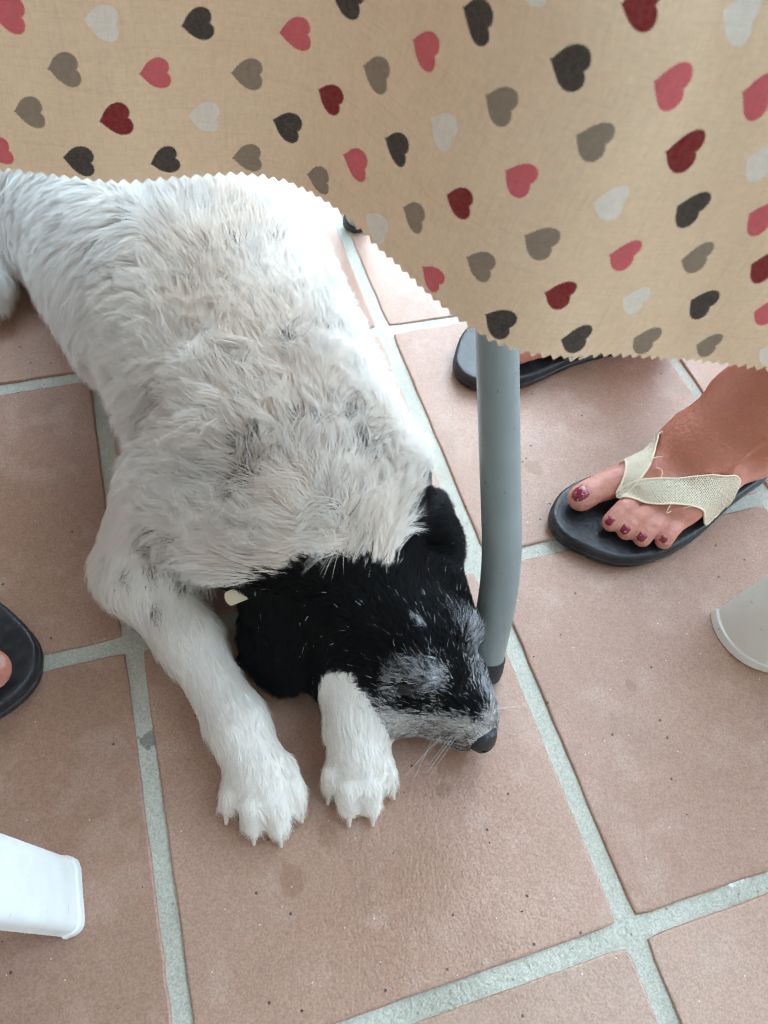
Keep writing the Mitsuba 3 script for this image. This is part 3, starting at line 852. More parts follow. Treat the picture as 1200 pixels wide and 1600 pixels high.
# ---------------------------------------------------------------- the dog
DOG = [
    ((-0.236, 0.116, 0.08, 0.078), (-0.275, 0.42, 0.085, 0.09), 0.03),
    ((-0.132, 0.085, 0.078, 0.075), (-0.16, 0.42, 0.085, 0.083), 0.03),
    ((-0.19, 0.05, 0.1, 0.08), (-0.21, 0.4, 0.098, 0.085), 0.03),
    ((-0.19, 0.42, 0.09, 0.09), (-0.21, 0.52, 0.085, 0.1), 0.03),
    ((-0.268, 0.055, 0.12, 0.045), (-0.24, 0.14, 0.15, 0.04), 0.035),
    ((-0.112, 0.055, 0.118, 0.042), (-0.142, 0.14, 0.148, 0.04), 0.035),
    ((-0.335, 0.44, 0.065, 0.066), (-0.315, 0.34, 0.05, 0.05), 0.04),
    ((-0.31, 0.47, 0.07, 0.06), (-0.42, 0.56, 0.05, 0.04), 0.04),
    ((-0.4673, 0.6544, 0.05, 0.038), (-0.4643, 0.4809, 0.04, 0.03), 0.03),
    ((-0.3, 0.5, 0.085, 0.085), (-0.38, 0.6, 0.08, 0.08), 0.04),
    ((-0.19, 0.045, 0.12, 0.078), (-0.1472, -0.0137, 0.085, 0.05), 0.05),
    ((-0.2968, 0.0857, 0.085, 0.052), (-0.336, 0.055, 0.055, 0.038), 0.04),
    ((-0.3337, 0.0488, 0.047, 0.034), (-0.3018, -0.0205, 0.038, 0.0245), 0.02),
    ((-0.3018, -0.0205, 0.038, 0.0245), (-0.2758, -0.1029, 0.032, 0.0215), 0.02),
    ((-0.2758, -0.1029, 0.032, 0.022), (-0.2672, -0.1447, 0.026, 0.026), 0.02),
    ((-0.2798, -0.1382, 0.025, 0.0114), (-0.2887, -0.154, 0.0245, 0.011), 0.005),
    ((-0.2887, -0.1538, 0.0235, 0.011), (-0.2946, -0.1607, 0.013, 0.0092), 0.0015),
    ((-0.271, -0.1471, 0.025, 0.012400000000000001), (-0.2758, -0.1696, 0.0245, 0.012), 0.005),
    ((-0.2758, -0.1694, 0.0235, 0.012), (-0.279, -0.1805, 0.013, 0.0102), 0.0015),
    ((-0.2574, -0.1509, 0.025, 0.012400000000000001), (-0.2591, -0.1756, 0.0245, 0.012), 0.005),
    ((-0.2591, -0.1754, 0.0235, 0.012), (-0.2601, -0.1879, 0.013, 0.0102), 0.0015),
    ((-0.2462, -0.1464, 0.025, 0.0114), (-0.2437, -0.1662, 0.0245, 0.011), 0.005),
    ((-0.2437, -0.1659, 0.0235, 0.011), (-0.2419, -0.1754, 0.013, 0.0092), 0.0015),
    ((-0.1423, -0.0561, 0.045, 0.035), (-0.1744, -0.0874, 0.043, 0.024), 0.02),
    ((-0.174, -0.0863, 0.04, 0.024), (-0.1816, -0.132, 0.034, 0.0205), 0.02),
    ((-0.1816, -0.132, 0.034, 0.0205), (-0.184, -0.154, 0.026, 0.0235), 0.02),
    ((-0.1971, -0.149, 0.025, 0.0108), (-0.2065, -0.163, 0.0235, 0.0104), 0.005),
    ((-0.2064, -0.1627, 0.0225, 0.0104), (-0.2114, -0.1688, 0.012, 0.0086), 0.0015),
    ((-0.1902, -0.1564, 0.025, 0.011800000000000001), (-0.1977, -0.178, 0.0235, 0.0114), 0.005),
    ((-0.1976, -0.1778, 0.0225, 0.0114), (-0.2012, -0.1887, 0.012, 0.009600000000000001), 0.0015),
    ((-0.1782, -0.1592, 0.025, 0.011800000000000001), (-0.1824, -0.1818, 0.0235, 0.0114), 0.005),
    ((-0.1823, -0.1815, 0.0225, 0.0114), (-0.1837, -0.1931, 0.012, 0.009600000000000001), 0.0015),
    ((-0.1677, -0.156, 0.025, 0.0108), (-0.1663, -0.1717, 0.0235, 0.0104), 0.005),
    ((-0.1661, -0.1714, 0.0225, 0.0104), (-0.1639, -0.1787, 0.012, 0.0086), 0.0015),
    ((-0.1568, -0.04, 0.072, 0.052), (-0.1175, -0.0746, 0.07, 0.042), 0.03),
    ((-0.17, -0.072, 0.036, 0.036), (-0.1356, -0.1163, 0.032, 0.03), 0.025),
    ((-0.0794, -0.0185, 0.045, 0.034), (-0.0733, -0.0742, 0.045, 0.024), 0.025),
    ((-0.108, -0.0967, 0.066, 0.034), (-0.0897, -0.1413, 0.05, 0.024), 0.025),
    ((-0.1265, -0.1147, 0.034, 0.028), (-0.0903, -0.1542, 0.026, 0.019), 0.02),
    ((-0.0745, -0.1165, 0.034, 0.02), (-0.0734, -0.1484, 0.03, 0.016), 0.015),
    ((-0.1224, -0.1121, 0.083, 0.017), (-0.1307, -0.1136, 0.078, 0.015), 0.015),
    ((-0.0792, -0.0811, 0.082, 0.013), (-0.074, -0.0896, 0.075, 0.012), 0.015),
    ((-0.089, -0.1412, 0.046, 0.02), (-0.082, -0.1611, 0.038, 0.014), 0.012),
]
EARS = [
    [(-0.2233, -0.0504, 0.064), (-0.153, -0.696, -0.701), (0.888, -0.424, 0.179), (0.0524, 0.0419, 0.009)],
    [(-0.2217, -0.0283, 0.0875), (-0.546, -0.545, -0.636), (0.944, -0.264, 0.195), (0.0275, 0.0384, 0.016)],
    [(-0.0731, 0.0228, 0.09), (0.648, 0.745, -0.158), (0.721, -0.63, -0.288), (0.0333, 0.0218, 0.015)],
    [(-0.059, 0.0052, 0.0765), (0.19, -0.775, -0.603), (0.856, 0.256, -0.45), (0.0307, 0.0213, 0.009)],
]
HEAD0 = 34                                               # primitives from here on belong to the head
LEG_IDX = set(range(11, 34))
PAW_IDX = set(range(14, 23)) | set(range(25, 34))
DB = Body((-.53, -.215, -.004), (.03, .70, .215), .0036)
for a, b, k in DOG:
    DB.capsule(a, b, k)
for c, u, w, r in EARS:
    DB.ellipsoid(c, frame(u, w), np.array(r), .006)
EYES = [(np.array([-.1405, -.1272, .0790]), np.array([-.50, -.55, .67]), np.array([.747, -.577, .33])), (np.array([-.0750, -.1085, .0812]), np.array([.45, -.40, .80]), np.array([.45, .70, -.10]))]
for e, n, u in EYES:                                      # sockets
    n = n / np.linalg.norm(n)
    q = e + n * .0085
    sl, p = DB._box(q - .02, q + .02)
    d = -(np.linalg.norm(p - q, axis=-1) - .0125)
    hh = np.maximum(.006 - np.abs(DB.F[sl] - d), 0) / .006
    DB.F[sl] = np.maximum(DB.F[sl], d) + hh * hh * .0015
g = np.maximum(.0012 - DB.axes[2], -1)                    # rests on the floor
DB.F = np.maximum(DB.F, g[None, None, :].astype(np.float32))
dog = DB.mesh()
dog = max(dog.split(only_watertight=False), key=lambda q: len(q.faces))
trimesh.smoothing.filter_taubin(dog, lamb=.5, nu=.52, iterations=8)

HX, HL, H0 = np.array([.444, -.896]), np.array([.896, .444]), np.array([-.1045, -.1141])


def tags(p):
    """0 trunk and neck, 1 leg, 2 head, 3 ear for each point, with the nearest primitive."""
    d = np.stack([sd_capsule(p, a, b) for a, b, _ in DOG] + [sd_ellipsoid(p, c, frame(u, w), np.array(r)) for c, u, w, r in EARS], 1)
    i = d.argmin(1)
    t = np.zeros(len(p), int)
    t[np.isin(i, list(LEG_IDX))] = 1
    t[(i >= HEAD0) & (i < len(DOG))] = 2
    t[i >= len(DOG)] = 3
    return t, i


def head_lh(p):
    q = p[:, :2] - H0
    return q @ HL, q @ HX


BL = [-.110, -.0857, -.0799, -.0676, -.0545, -.0371, -.0195, -.0038, .0049, .0091, .0210, .0426, .0723, .0897, .1089, .13]
BH = [-.160, -.1462, -.1386, -.1284, -.1203, -.1100, -.0994, -.0898, -.0793, -.0743, -.0807, -.0934, -.1115, -.1209, -.1266, -.125]
SPOTS = np.array([(-0.2233, 0.0607, 0.196, 0.0091, 1.00), (-0.2316, 0.0325, 0.191, 0.0099, 1.00), (-0.2417, 0.0343, 0.185, 0.0070, 0.60), (-0.1878, 0.0463, 0.203, 0.0060, 0.50), (-0.1687, 0.0617, 0.199, 0.0113, 0.70), (-0.1303, 0.0724, 0.179, 0.0118, 0.75), (-0.1281, 0.0405, 0.176, 0.0126, 0.80), (-0.1772, 0.0703, 0.200, 0.0062, 0.60), (-0.1573, 0.1827, 0.173, 0.0129, 0.70), (-0.1286, 0.2013, 0.161, 0.0109, 0.50), (-0.2259, 0.1560, 0.177, 0.0112, 0.70), (-0.2132, 0.1480, 0.180, 0.0078, 0.50), (-0.2888, 0.1551, 0.145, 0.0125, 0.40), (-0.2970, 0.1432, 0.139, 0.0102, 0.60), (-0.2410, 0.2747, 0.177, 0.0085, 0.60), (-0.1844, 0.3161, 0.181, 0.0126, 0.45), (-0.2165, 0.3104, 0.182, 0.0087, 0.40), (-0.1427, 0.3341, 0.169, 0.0092, 0.40), (-0.2825, 0.3905, 0.170, 0.0091, 0.35), (-0.2980, 0.3297, 0.157, 0.0089, 0.30), (-0.3127, 0.3779, 0.153, 0.0091, 0.25), (-0.1642, -0.0100, 0.170, 0.0090, 0.22), (-0.2416, -0.0100, 0.150, 0.0060, 0.15), (-0.3152, 0.0267, 0.089, 0.0088, 0.50), (-0.2971, 0.0185, 0.072, 0.0067, 0.55), (-0.3234, 0.0009, 0.076, 0.0054, 0.60), (-0.3421, 0.0286, 0.086, 0.0055, 0.45), (-0.3585, 0.0442, 0.089, 0.0044, 0.30), (-0.3085, 0.0334, 0.107, 0.0054, 0.40)])


def is_black(p, t):
    l, h = head_lh(p)
    hb = np.interp(l, BL, BH) + (nfbm(p * 70 + 5, 3, 2) - .5) * .010 + (nfbm(p * 420, 2, 8) - .5) * .014
    return (t == 3) | ((h > hb) & ((t == 2) | ((t == 0) & (p[:, 2] > .055))))


def coat(p, rnd, flecks=.5):
    """Coat colour of hairs rooted at p: white with grizzled tan on the back, a black mask and ears, silver brows and muzzle."""
    t, i = tags(p)
    l, h = head_lh(p)
    n1 = nfbm(p * 28, 4, 1); n2 = nfbm(p * 70 + 5, 3, 2)
    white = np.array([.965, .945, .90]); cream = np.array([.90, .80, .69]); grey = np.array([.50, .45, .41]); dark = np.array([.055, .045, .042])
    c = np.tile(white, (len(p), 1))
    c[t == 1] = np.array([.945, .90, .83])
    # grizzled saddle along the back
    cx = -.185 + (p[:, 1] < .05) * 0 - (p[:, 1] - .1) * .05
    sad = np.exp(-((p[:, 0] - cx) / .085) ** 2) * np.clip((p[:, 2] - .09) / .05, 0, 1) * np.clip(1 - (p[:, 1] - .36) / .12, 0.15, 1)
    a = np.clip(sad * (n1 * 2.3 - .35), 0, 1)
    c = c + (cream - c) * np.clip(a * 1.15, 0, 1)[:, None]
    a2 = np.clip(sad * np.clip(n2 * 3.2 - 1.5, 0, 1) + .5 * (rnd[:, 0] < .16 * sad), 0, 1)
    c = c + (grey - c) * a2[:, None] * .5
    flank = np.clip((nfbm(p * np.array([40, 40, 40]) + 9, 3, 7) - .58) * 6, 0, 1) * (t == 0) * .35
    c = c + (grey - c) * flank[:, None]
    d = np.linalg.norm((p[:, None, :2] - SPOTS[None, :, :2]), axis=2) / SPOTS[:, 3]
    sp = (np.exp(-d ** 2 * 1.2) * SPOTS[:, 4]).max(1) * (t < 2)
    soft = (np.exp(-(d / 2.0) ** 2) * SPOTS[:, 4]).max(1) * (t < 2)
    c = c + (grey * [1.08, 1.0, .93] - c) * np.clip(soft * (.16 + .95 * n1), 0, .75)[:, None]
    isdark = rnd[:, 1] < np.clip(sp * flecks * (.4 + n2), 0, .9)
    c[isdark] = dark + rnd[isdark][:, 2:3] * .06
    # head
    black = is_black(p, t)
    blk = np.array([.0045, .0043, .0044])
    silver = np.array([.50, .50, .51]); pale = np.array([.62, .57, .53])
    col = np.tile(blk, (len(p), 1)) * (.7 + .8 * rnd[:, 2:3])
    # silver hairs: brows, muzzle sides, pale lips and jaw; a black bridge runs down to the nose
    s = np.zeros(len(p))
    q = lambda x, y, r: np.exp(-(((p[:, 0] - x) ** 2 + (p[:, 1] - y) ** 2) / r ** 2))
    s = np.maximum(s, .78 * q(-.1265, -.1260, .0100)); s = np.maximum(s, .80 * q(-.1120, -.1275, .010)); s = np.maximum(s, .60 * q(-.141, -.1235, .011))
    s = np.maximum(s, .85 * q(-.0700, -.0950, .011)); s = np.maximum(s, .75 * q(-.0665, -.1080, .011)); s = np.maximum(s, .6 * q(-.0740, -.120, .009))
    muz = np.clip((h - .012) / .02, 0, 1)
    side = np.clip((np.abs(l + .004 - .10 * np.maximum(.03 - h, 0)) - .0105) / .010, 0, 1)
    s = np.maximum(s, muz * side * (.35 + .5 * n2))
    tipw = np.clip((h - .046) / .009, 0, 1) * np.clip((np.abs(l + .009) - .006) / .006, 0, 1)
    s = np.maximum(s, tipw * .95)
    jl = -.0760 + (h + .0494) * .48
    jaw = np.clip((jl + .010 + .34 * np.maximum(h + .004, 0) - l) / .010, 0, 1) * (t == 2) * np.clip((h + .050) / .012, 0, 1)
    s = np.maximum(s, jaw * (.55 + .45 * n2))
    s = s * np.clip(.45 + 1.1 * n2, 0, 1.15)
    s = s * (1 - .95 * q(-.1375, -.1330, .0055)) * (1 - .95 * q(-.1290, -.1360, .0045)) * (1 - .7 * q(-.0745, -.1115, .005))
    s = np.maximum(s, .95 * (q(-.1180, -.0870, .0034) + q(-.1152, -.0898, .0028)))
    s = np.where(t == 3, .003, np.maximum(s, .004 + .022 * np.clip((h + .05) / .05, 0, 1)))
    isil = rnd[:, 3] < s
    pl = np.clip(np.maximum(jaw, tipw), 0, 1)[:, None]
    mixc = silver * (1 - pl) + pale * pl
    col[isil] = (mixc * (.35 + 1.0 * rnd[:, 2:3]))[isil]
    c[black] = col[black]
    c = c * (1.0 - .13 * rnd[:, 2:3] * (~black)[:, None])
    return np.clip(c, 0, .965), t, i, black


def skin(p):
    rnd = np.random.default_rng(21).random((len(p), 4))
    rnd[:, 1] = .5; rnd[:, 3] = .5
    c, t, i, black = coat(p, rnd)
    d = np.linalg.norm((p[:, None, :2] - SPOTS[None, :, :2]), axis=2) / SPOTS[:, 3]
    sp = np.clip((np.exp(-d ** 2) * SPOTS[:, 4]).max(1) * (t < 2) * 1.3, 0, 1)[:, None]
    c = np.where(black[:, None], c * .8, c * [.93, .90, .88])
    return c * (1 - sp) + np.array([.05, .04, .038]) * sp


put('dog__body', dog, 'mat_hide', smooth=True, color=skin(np.asarray(dog.vertices)))

# the way the hair lies: guides (point, direction), blended by distance
GUIDE = np.array([
    (-.19, .42, .17, 0, 1, -.1), (-.19, .25, .19, .02, 1, 0), (-.30, .28, .10, -.45, .8, -.7), (-.08, .28, .10, .35, .85, -.7), (-.33, .15, .08, -.6, .35, -.7), (-.05, .14, .08, .55, .5, -.7),
    (-.19, .10, .19, -.1, 1, 0), (-.25, .06, .15, -.6, .6, -.2), (-.12, .06, .16, .5, .8, -.1), (-.16, -.01, .14, -.2, 1, .1), (-.20, .01, .13, -.5, .7, -.1), (-.10, .03, .12, .4, .9, -.1),
    (-.26, .03, .07, -.5, -.2, -.8), (-.30, .09, .09, -.7, -.1, -.5), (-.35, .07, .06, -.3, -.6, -.3), (-.31, -.03, .05, .25, -.95, -.1), (-.285, -.10, .04, .25, -.95, -.1), (-.27, -.15, .03, .1, -1, -.3),
    (-.175, -.08, .05, -.1, -1, -.1), (-.183, -.14, .04, -.05, -1, -.2), (-.188, -.17, .03, 0, -1, -.4),
    (-.15, -.04, .12, -.4, .9, 0), (-.11, -.06, .11, -.3, .95, 0), (-.105, -.10, .10, -.45, .9, .1), (-.09, -.13, .07, -.45, .9, .1), (-.12, -.13, .05, -.7, .5, -.3), (-.065, -.10, .06, .3, .8, -.3), (-.08, -.155, .045, -.5, .7, .2),
    (-.22, -.03, .09, -.3, -.6, -.6), (-.225, -.07, .05, -.1, -.7, -.7), (-.055, .01, .09, .5, .1, -.6), (-.45, .55, .06, -.1, -.5, -.8), (-.32, .36, .10, -.5, -.3, -.7)])


NECK = [(-.246, -.021, .104), (-.237, -.025, .126), (-.222, -.029, .141), (-.205, -.030, .150), (-.187, -.032, .152), (-.166, -.034, .148), (-.148, -.035, .142), (-.130, -.043, .130), (-.108, -.011, .125), (-.089, .018, .109)]
NDIR = [(-.75, .45, -.3), (-.65, .7, 0), (-.5, .85, .1), (-.3, .95, .1), (-.1, 1, .1), (0, 1, .1), (.1, 1, .1), (.2, 1, .1), (.45, .85, 0), (.6, .75, 0)]
ONHEAD = np.array([False] * 21 + [True] * 10 + [False] * 2 + [False] * len(NECK))
ONHEAD[[27, 28]] = True
GUIDE = np.vstack([GUIDE, np.hstack([NECK, NDIR])])


def flow(p, amp, t):
    w = np.exp(-((p[:, None] - GUIDE[None, :, :3]) ** 2).sum(2) / (2 * .035 ** 2)) + 1e-9
    w = w * np.where((t >= 2)[:, None] == ONHEAD[None], 1, 1e-4)
    d = (w[:, :, None] * GUIDE[None, :, 3:]).sum(1) / w.sum(1, keepdims=True)
    d /= np.linalg.norm(d, axis=1, keepdims=True) + 1e-9
    nz = np.stack([nfbm(p * f + s, 3, sd) - .5 for f, s, sd in ((22, 0, 31), (22, 3, 32), (22, 7, 33))], 1)
    d = d + nz * amp[:, None] * 3.0
    q = p[:, None, :2] - SPOTS[None, :, :2]                 # hair parts round the dark patches
    r = np.linalg.norm(q, axis=2) / SPOTS[:, 3]
    push = (q / (np.linalg.norm(q, axis=2, keepdims=True) + 1e-6) * (np.exp(-(r - .5) ** 2 * .8) * SPOTS[:, 4])[..., None]).sum(1)
    d[:, :2] += push * (amp[:, None] > .2) * 1.3
    return d


def strands(count, seed, pick, lengths, widths, lift, amp, clump, cl_pull, seg=4, flecks=.5):
    """Hair as narrow tapering blades rooted in the body: vertices, faces, normals, colours."""
    r = np.random.default_rng(seed)
    v, f = np.asarray(dog.vertices), np.asarray(dog.faces)
    cen = v[f].mean(1); nf = dog.face_normals
    keep = pick(cen, nf)
    area = dog.area_faces * keep
    fi = r.choice(len(f), count, p=area / area.sum())
    b = r.random((count, 2)); b = np.where(b.sum(1, keepdims=True) > 1, 1 - b, b)
    tri = v[f[fi]]
    p = tri[:, 0] + b[:, :1] * (tri[:, 1] - tri[:, 0]) + b[:, 1:] * (tri[:, 2] - tri[:, 0])
    vn = dog.vertex_normals[f[fi]]
    n = vn[:, 0] + b[:, :1] * (vn[:, 1] - vn[:, 0]) + b[:, 1:] * (vn[:, 2] - vn[:, 0])
    n /= np.linalg.norm(n, axis=1, keepdims=True)
    col, t, i, black = coat(p, r.random((count, 4)), flecks)
    L, W, LF, AM = lengths(p, t, i, black), widths(p, t, i, black), lift(p, t, i, black), amp(p, t, i, black)
    L = L * r.uniform(.6, 1.2, count)
    # clumps: hairs of a lock share their lie and run together at the tips
    ci = r.choice(count, max(count // clump, 2), replace=False)
    _, near = cKDTree(p[ci]).query(p)
    cp, cn = p[ci], n[ci]
    cd = flow(cp, AM[ci], t[ci]) + r.normal(0, .16, (len(ci), 3)) * (AM[ci] / .35)[:, None]
    d = cd[near] * .75 + flow(p, AM, t) * .25 + r.normal(0, .10, (count, 3))
    d -= n * (d * n).sum(1, keepdims=True)
    d /= np.linalg.norm(d, axis=1, keepdims=True) + 1e-9
    lf = (LF * r.uniform(.5, 1.4, count))[:, None]
    curl = (r.normal(0, .25, (len(ci), 1)))[near] * AM[:, None] * 3 + r.normal(0, .06, (count, 1))
    sd = np.cross(n, d)
    pts = [p - n * .0008]
    ts = np.linspace(0, 1, seg)[1:]
    pull = r.uniform(.5, 1, count)[:, None] * cl_pull
    tipc = cp[near]
    for s in ts:
        q = p + d * (L[:, None] * s * np.cos(lf)) + n * (L[:, None] * np.sin(lf) * (s - .45 * s * s)) + sd * (L[:, None] * curl * s * s)
        ctr = tipc + d * (L[:, None] * s * np.cos(lf)) + n * (L[:, None] * np.sin(lf) * (s - .45 * s * s) * 1.1) + sd * (L[:, None] * curl * s * s)
        q = q + (ctr - q) * (pull * s ** 1.3)
        q[:, 2] = np.maximum(q[:, 2], .0008)
        pts.append(q)
    pts = np.stack(pts, 1)                                 # count x seg x 3
    tan = np.gradient(pts, axis=1)
    roll = r.normal(0, .4, count)[:, None, None]
    w0 = np.cross(tan, n[:, None, :]); w0 /= np.linalg.norm(w0, axis=2, keepdims=True) + 1e-9
    up = np.cross(w0, tan); up /= np.linalg.norm(up, axis=2, keepdims=True) + 1e-9
    wd = w0 * np.cos(roll) + up * np.sin(roll)
    prof = np.linspace(1, .28, seg)[None, :, None] * W[:, None, None] / 2
    A, Bq = pts + wd * prof, pts - wd * prof
    V = np.stack([A, Bq], 2)                               # count x seg x 2 x 3
    nn = np.cross(wd, tan); nn /= np.linalg.norm(nn, axis=2, keepdims=True) + 1e-9
    nn *= np.sign((nn * n[:, None]).sum(2, keepdims=True) + 1e-9)
    nn = nn + 1.0 * n[:, None]; nn /= np.linalg.norm(nn, axis=2, keepdims=True)
    # last row becomes a point
    nv = 2 * (seg - 1) + 1
    VV = np.concatenate([V[:, :-1].reshape(count, -1, 3), pts[:, -1:]], 1)
    NN = np.concatenate([np.repeat(nn[:, :-1], 2, 1), nn[:, -1:]], 1)
    F = []
    for s in range(seg - 2):
        a = 2 * s
        F += [(a, a + 2, a + 1), (a + 1, a + 2, a + 3)]
    F.append((2 * seg - 4, 2 * seg - 2, 2 * seg - 3))
    F = (np.array(F)[None] + (np.arange(count) * nv)[:, None, None]).reshape(-1, 3)
    C = np.repeat(col, nv, 0)
    return VV.reshape(-1, 3), F, NN.reshape(-1, 3), C


def put_fur(key, data, bsdf, label):
    V, F, N, C = data
    path = meshkit.write_ply((V, F), False, None, C, normals=N)
    scene[key] = {'type': 'ply', 'filename': path, 'face_normals': False, 'bsdf': ref(bsdf)}
    tag(key, label, kind='stuff')


def body_pick(c, n):
    t, i = tags(c); l, h = head_lh(c)
    return (c[:, 2] > .004) & (n[:, 2] > -.55) & (t < 2) & ~is_black(c, t)


def head_pick(c, n):
    t, i = tags(c)
    nose = np.linalg.norm(c - np.array([-.0795, -.1700, .0375]), axis=1) < .0115
    eye = np.minimum(*[np.linalg.norm(c - e, axis=1) for e, _, _ in EYES]) < .0062
    return (c[:, 2] > .004) & (n[:, 2] > -.5) & ((t >= 2) | is_black(c, t)) & ~nose & ~eye


def body_len(p, t, i, black):
    paw = np.isin(i, list(PAW_IDX))
    L = np.where(t == 1, .0155, .026)
    L = np.where(paw, .0095, L)
    L = np.where((t == 0) & (p[:, 2] > .11), .026, L)
    d = np.linalg.norm((p[:, None, :2] - SPOTS[None, :, :2]), axis=2) / SPOTS[:, 3]
    L = L * (1 - .55 * (np.exp(-d ** 2) * SPOTS[:, 4]).max(1) * (t == 0))
    return np.where(black, .012, L)


put_fur('dog__undercoat', strands(60000, 3, body_pick, lambda *a: body_len(*a) * .55, lambda p, t, i, b: np.full(len(p), .0008), lambda p, t, i, b: np.full(len(p), .35),
        lambda p, t, i, b: np.where(t == 1, .12, .34), 10, .3, 3, 1.5), 'mat_coat', 'dense short white hair of the body')
put_fur('dog__body_coat', strands(135000, 4, body_pick, body_len, lambda p, t, i, b: np.where(t == 1, .00052, .0006), lambda p, t, i, b: np.where(t == 1, .28, np.where(p[:, 2] > .11, .44, .32)),
        lambda p, t, i, b: np.where(t == 1, .14, np.clip((p[:, 2] - .07) / .07, 0, 1) * np.clip((.36 - p[:, 1]) / .12, .25, 1) * .42 + .20), 30, .78, 5), 'mat_coat', 'shaggy white coat grizzled with tan and grey on the back')


def head_len(p, t, i, black):
    l, h = head_lh(p)
    L = np.where(t == 3, .011, .0085)
    L = np.where((t == 2) & (h > .005), .0065, L)
    br = np.minimum(np.hypot(p[:, 0] + .1275, p[:, 1] + .1166), np.hypot(p[:, 0] + .07, p[:, 1] + .089))
    L = np.where((t == 2) & (br < .020), .0125, L)
    eye = np.minimum(*[np.linalg.norm(p - (e + np.array([.002, -.005, 0])), axis=1) for e, _, _ in EYES])
    return np.where((t == 2) & (eye < .0135), .0045, L)


put_fur('dog__face_coat', strands(70000, 6, head_pick, head_len, lambda p, t, i, b: np.full(len(p), .00058), lambda p, t, i, b: np.full(len(p), .34),
        lambda p, t, i, b: np.where((t == 2) & (head_lh(p)[1] > -.03), .30, .15), 12, .5, 4), 'mat_dark_coat', 'short black hair of the mask and ears with silver brows and muzzle')

# nose, claws, closed eyes, collar
NB = Body((-.110, -.198, .006), (-.050, -.145, .066), .0011)
nc = np.array([-.0795, -.1700, .0375])
NB.ellipsoid(nc, frame((.444, -.896, -.35), (.896, .444, 0)), np.array([.0105, .0140, .0120]), 0)
NB.ellipsoid(nc + [.002, -.004, -.006], frame((.444, -.896, -.2), (.896, .444, 0)), np.array([.007, .0095, .007]), .006)
for s in (-1, 1):
    a = nc + np.array([.896, .444, 0]) * s * .0062 + np.array([.444, -.896, -.35]) * .0082
    sl, p = NB._box(a - .012, a + .012)
    NB.F[sl] = np.maximum(NB.F[sl], -sd_capsule(p, (*a, .0026), (*(a + np.array([.6 * s, -.2, .2]) * .005), .0016)))
for k, (e, n, u) in enumerate(EYES):                      # shut eyes: an upper and a lower lid that meet in a slit
    n = n / np.linalg.norm(n); u = u - n * (u @ n); u = u / np.linalg.norm(u); w = np.cross(n, u)
    EB = Body(e - .016, e + .016, .0009)
    c = e - n * .0052
    EB.ellipsoid(c + w * .0020, np.stack([u, w, n]), np.array([.0086, .0040, .0055]), 0)
    EB.ellipsoid(c - w * .0036, np.stack([u, w, n]), np.array([.0078, .0030, .0040]), 0)
    put('dog__eyelid' + ('' if k == 0 else '_001'), EB.mesh(), 'mat_lid', smooth=True)
put('dog__nose', NB.mesh(), 'mat_nose', smooth=True, label='moist black nose of the dog')
k = 0
CLAWS = []
for e in (16, 18, 20, 22, 27, 29, 31, 33):                # the last joint of every toe
    (a, b, _) = DOG[e]
    d = np.array(b[:2]) - np.array(a[:2]); d = d / np.linalg.norm(d) + [0.0, -.7]; d /= np.linalg.norm(d)
    CLAWS.append((np.array(b[:2]) + d * (b[3] + .0005), d))
for (x, y), d in CLAWS:
    s = np.linspace(0, 1, 8)
    pts = np.column_stack([x + d[0] * .0062 * (s - .35), y + d[1] * .0062 * (s - .35), .0115 - .0070 * s ** 1.5])
    put('dog__claw' + ('' if k == 0 else '_%03d' % k), tube(pts, np.linspace(.0030, .0014, 8), 10), 'mat_claw', smooth=50)
    k += 1
tag('dog', 'white dog with a black head lying on the tiles, muzzle beside the grey table leg', 'dog')
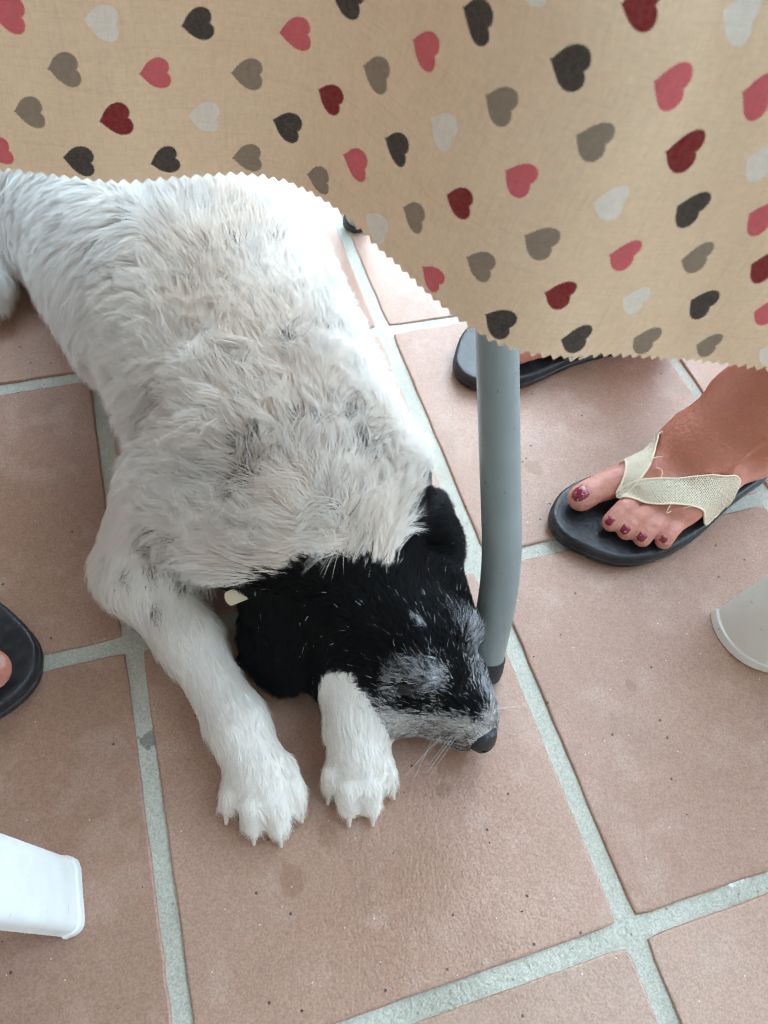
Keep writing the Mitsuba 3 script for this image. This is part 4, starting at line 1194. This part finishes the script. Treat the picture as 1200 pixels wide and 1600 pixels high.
# collar: a flat strap round the neck, its loose end sticking out of the hair
cc, ax = np.array([-.178, .020, .095]), np.array([.30, -.55, -.30]); ax /= np.linalg.norm(ax)
Fm = frame(ax, (1, 0, 0))
ang = np.linspace(0, 2 * np.pi, 72, endpoint=False)
R = []
for da, rr in ((-.006, .060), (.006, .060), (.006, .0625), (-.006, .0625)):
    R.append(cc + ax * da + rr * (np.cos(ang)[:, None] * Fm[1] + np.sin(ang)[:, None] * Fm[2]))
R = np.stack(R, 1).reshape(-1, 3)
cf = grid_faces(73, 4, True) % len(R)
band = quads(R, cf)
band.vertices[:, 2] = np.maximum(band.vertices[:, 2], .003)
put('dog_collar__band', band, 'mat_collar', smooth=40)
e0 = np.array([-.2400, -.0175, .100]); e1 = np.array([-.2640, -.0200, .096])
dd = (e1 - e0) / np.linalg.norm(e1 - e0); up = np.array([0.1, -.5, .86]); up -= dd * (up @ dd); up /= np.linalg.norm(up); sdv = np.cross(up, dd)
sec = []
for s in np.linspace(0, 1, 14):
    hw = .0062 * (1 if s < .86 else math.sqrt(max(1 - ((s - .86) / .145) ** 2, .03)))
    c = e0 + (e1 - e0) * s + up * (.003 * math.sin(s * 2.5))
    sec.append([c + sdv * hw + up * .0011, c - sdv * hw + up * .0011, c - sdv * hw - up * .0011, c + sdv * hw - up * .0011])
put('dog_collar__loose_end', rings(sec), 'mat_collar', smooth=30, label='pale rounded end of the collar')
tag('dog_collar', 'cream dog collar whose rounded end sticks out under the neck of the dog', 'collar')

# whiskers
rw = np.random.default_rng(17)
W = []
for (x, y, z), sx in (((-.110, -.159, .045), -1), ((-.070, -.149, .045), 1)):
    for j in range(7):
        s = np.linspace(0, 1, 7)
        L = rw.uniform(.022, .042)
        d = np.array([-.75 if sx < 0 else .75, -.55 if sx < 0 else -.1, .25]) + rw.normal(0, .28, 3); d /= np.linalg.norm(d)
        q = np.array([x, y, z]) + rw.normal(0, .005, 3) + d * (s * L)[:, None] + np.array([0, 0, -.012]) * (s ** 2)[:, None]
        q[:, 2] = np.maximum(q[:, 2], .001)
        W.append(tube(q, np.linspace(.00020, .00008, 7), 5))
put('dog__whiskers', trimesh.util.concatenate(W), 'mat_whisker', smooth=50, kind='stuff', label='thin pale whiskers')

# ---------------------------------------------------------------- crumbs on the tiles
rc = np.random.default_rng(12)
CR = []
for k in range(70):
    x, y = rc.uniform(-.55, .35), rc.uniform(-.33, .30)
    b = trimesh.creation.icosphere(subdivisions=1, radius=1.0)
    b.vertices *= rc.uniform(.75, 1.25, (len(b.vertices), 1))
    b.vertices = b.vertices * np.array([rc.uniform(.5, 1.0), rc.uniform(.4, .8), rc.uniform(.3, .6)]) * rc.uniform(.0004, .0011) + [x, y, .0006]
    CR.append(b)
put('crumbs', trimesh.util.concatenate(CR), 'mat_crumb', smooth=40, label='tiny dark crumbs and grit scattered on the tiles', kind='stuff')
